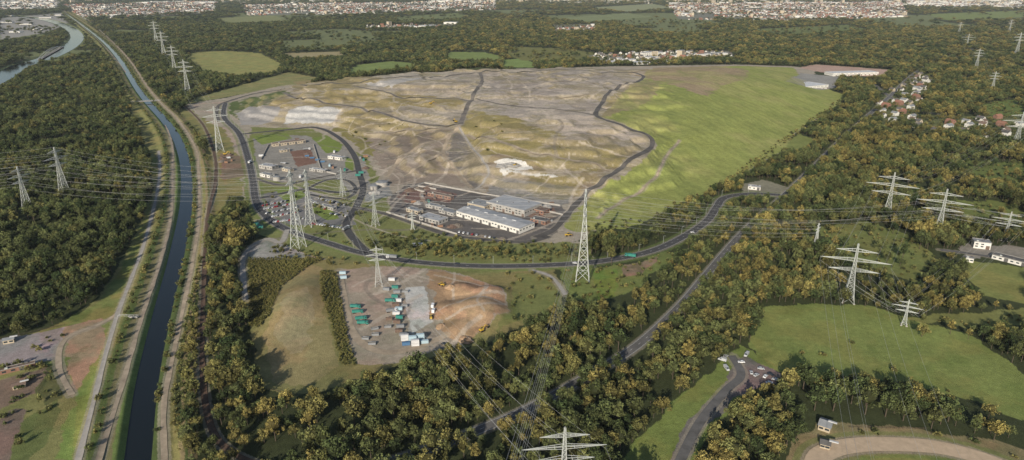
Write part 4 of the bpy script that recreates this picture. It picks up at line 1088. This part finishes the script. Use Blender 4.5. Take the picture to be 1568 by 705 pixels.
# storage bay walls
for (a,b_) in [((607,296),(650,281)),((650,281),(740,298)),((740,298),(858,316)),((592,326),(700,360)),((625,289),(650,295)),((640,286),(668,291)),((835,324),(862,330)),((480,222),(492,262)),((492,262),(515,268)),((412,222),(400,245))]:
    A_,B_=G1p(*a),G1p(*b_);mb=MB();L=np.hypot(*(B_-A_));rz=math.atan2(*(B_-A_)[::-1])
    mb.box((L/2,0,0.9),(L,0.4,2.2),'conc')
    for i in range(int(L/8)): mb.box((i*8+4,0,1.0),(0.7,0.7,2.4),'conc')
    obj('retaining_wall',mb.mesh('retaining_wall'),(A_[0],A_[1],min(zp(A_),zp(B_))),rz)
for tx,ty,tr in((585,284,8),(573,290,5),(424,276,5)):
    mb=MB();mb.cyl((0,0,-0.5),(0,0,5),tr,tr,'conc',24);mb.cyl((0,0,5.05),(0,0,6.2),tr+0.2,1.0,'roofgrey',24);g=G1p(tx,ty);obj('storage_tank',mb.mesh('storage_tank'),(g[0],g[1],zp(g)))
mb=MB();mb.cyl((0,0,0),(0,0,8),0.12,0.08,'steel',6);mb.beam((0,0,8),(1.6,0,8.3),0.1,'steel');mb.box((1.9,0,8.28),(0.8,0.3,0.15),'steel');lm=mb.mesh('street_lamp')
Lr=resample(RL[0][0],38)
for i in range(3,len(Lr)-1):
    t=Lr[i+1]-Lr[i];t/=np.linalg.norm(t);p=Lr[i]+np.array([-t[1],t[0]])*6.6
    obj('street_lamp',lm,(p[0],p[1],zp(p)),math.atan2(t[1],t[0])-math.pi/2)
def bridge(name,a,b_,w,arch=False):
    A_,B_=G1p(*a),G1p(*b_);L=np.hypot(*(B_-A_));rz=math.atan2(*(B_-A_)[::-1]);mb=MB()
    mb.box((L/2,0,1.0),(L,w,0.8),'conc');mb.box((L/2,0,1.42),(L-0.2,w-1.4,0.05),'old_asphalt')
    for s in(-1,1):
        mb.box((L/2,s*(w/2-0.1),2.3),(L,0.12,0.12),'white')
        for i in range(int(L/3)+1): mb.box((i*3+0.1,s*(w/2-0.1),1.85),(0.12,0.12,0.85),'white')
        if arch:
            for i in range(16):
                t0,t1=i/16,(i+1)/16;f=lambda t:(L*t,s*w/2*0.9,1.5+4*13*t*(1-t))
                mb.beam(f(t0),f(t1),0.9,'rooflight');mb.beam(f(t1),(L*t1,s*w/2*0.9,1.4),0.2,'rooflight')
    for x in(L*0.3,L*0.7) if not arch else (2,L-2): mb.box((x,0,-2),(1.0,w*0.8,5.2),'conc')
    obj(name,mb.mesh(name),(A_[0],A_[1],0.3),rz)
bridge('road_bridge',(200,157),(262,154),9);bridge('foot_bridge',(182,487),(212,488),2.5);bridge('arch_bridge',(60,92),(96,72),10,True)
for a,b_ in [((0,568),(70,556)),((58,600),(78,562)),((0,520),(100,498)),((395,592),(440,604)),((1300,655),(1420,658))]:
    A_,B_=G1p(*a),G1p(*b_);L=np.hypot(*(B_-A_));rz=math.atan2(*(B_-A_)[::-1]);mb=MB()
    for z_ in(0.5,1.2): mb.box((L/2,0,z_),(L,0.06,0.12),'bark')
    for i in range(int(L/2.5)+1): mb.box((i*2.5,0,0.7),(0.12,0.14,1.5),'bark')
    obj('timber_fence',mb.mesh('timber_fence'),(A_[0],A_[1],zp(A_)),rz)

# ------------------------------------------------------------------ low haze layer over the whole country (real thin scattering air)
mb=MB();mb.box((0,15000,245),(90000,90000,510),'conc');hm_=mb.mesh('haze_layer');hm_.materials.clear()
hv=bpy.data.materials.new('haze');hv.use_nodes=True;nt=hv.node_tree;nt.nodes.clear()
vo=nt.nodes.new('ShaderNodeVolumeScatter');vo.inputs['Color'].default_value=(0.80,0.90,1.0,1);vo.inputs['Density'].default_value=2.2e-5;vo.inputs['Anisotropy'].default_value=0.0
out=nt.nodes.new('ShaderNodeOutputMaterial');nt.links.new(vo.outputs[0],out.inputs['Volume'])
hm_.materials.append(hv);obj('sky_haze_layer',hm_)

# ------------------------------------------------------------------ light, sky, camera
el=math.radians(23)
sd_=Vector((-0.32,-1,0)).normalized()*math.cos(el)+Vector((0,0,math.sin(el)))
su=bpy.data.lights.new('sun','SUN');su.energy=5.0;su.angle=math.radians(0.5);su.color=(1.0,0.92,0.79)
so=bpy.data.objects.new('sun',su);COL.objects.link(so);so.rotation_euler=(-sd_).to_track_quat('-Z','Y').to_euler()
w=bpy.data.worlds.new('World');sc.world=w;w.use_nodes=True;nt=w.node_tree
sk=nt.nodes.new('ShaderNodeTexSky');sk.sky_type='NISHITA';sk.sun_disc=False;sk.sun_elevation=el;sk.sun_rotation=math.radians(180+17.7);sk.altitude=200
nt.links.new(sk.outputs[0],nt.nodes['Background'].inputs[0]);nt.nodes['Background'].inputs[1].default_value=0.09
cd=bpy.data.cameras.new('camera');cam=bpy.data.objects.new('camera',cd);COL.objects.link(cam)
cam.location=(0,0,CH);cam.rotation_euler=(math.pi/2-TH,0,0);cd.sensor_width=36;cd.lens=36*FO/PW;cd.clip_start=1;cd.clip_end=80000
sc.camera=cam
sc.view_settings.view_transform='Standard';sc.view_settings.look='None';sc.view_settings.exposure=0
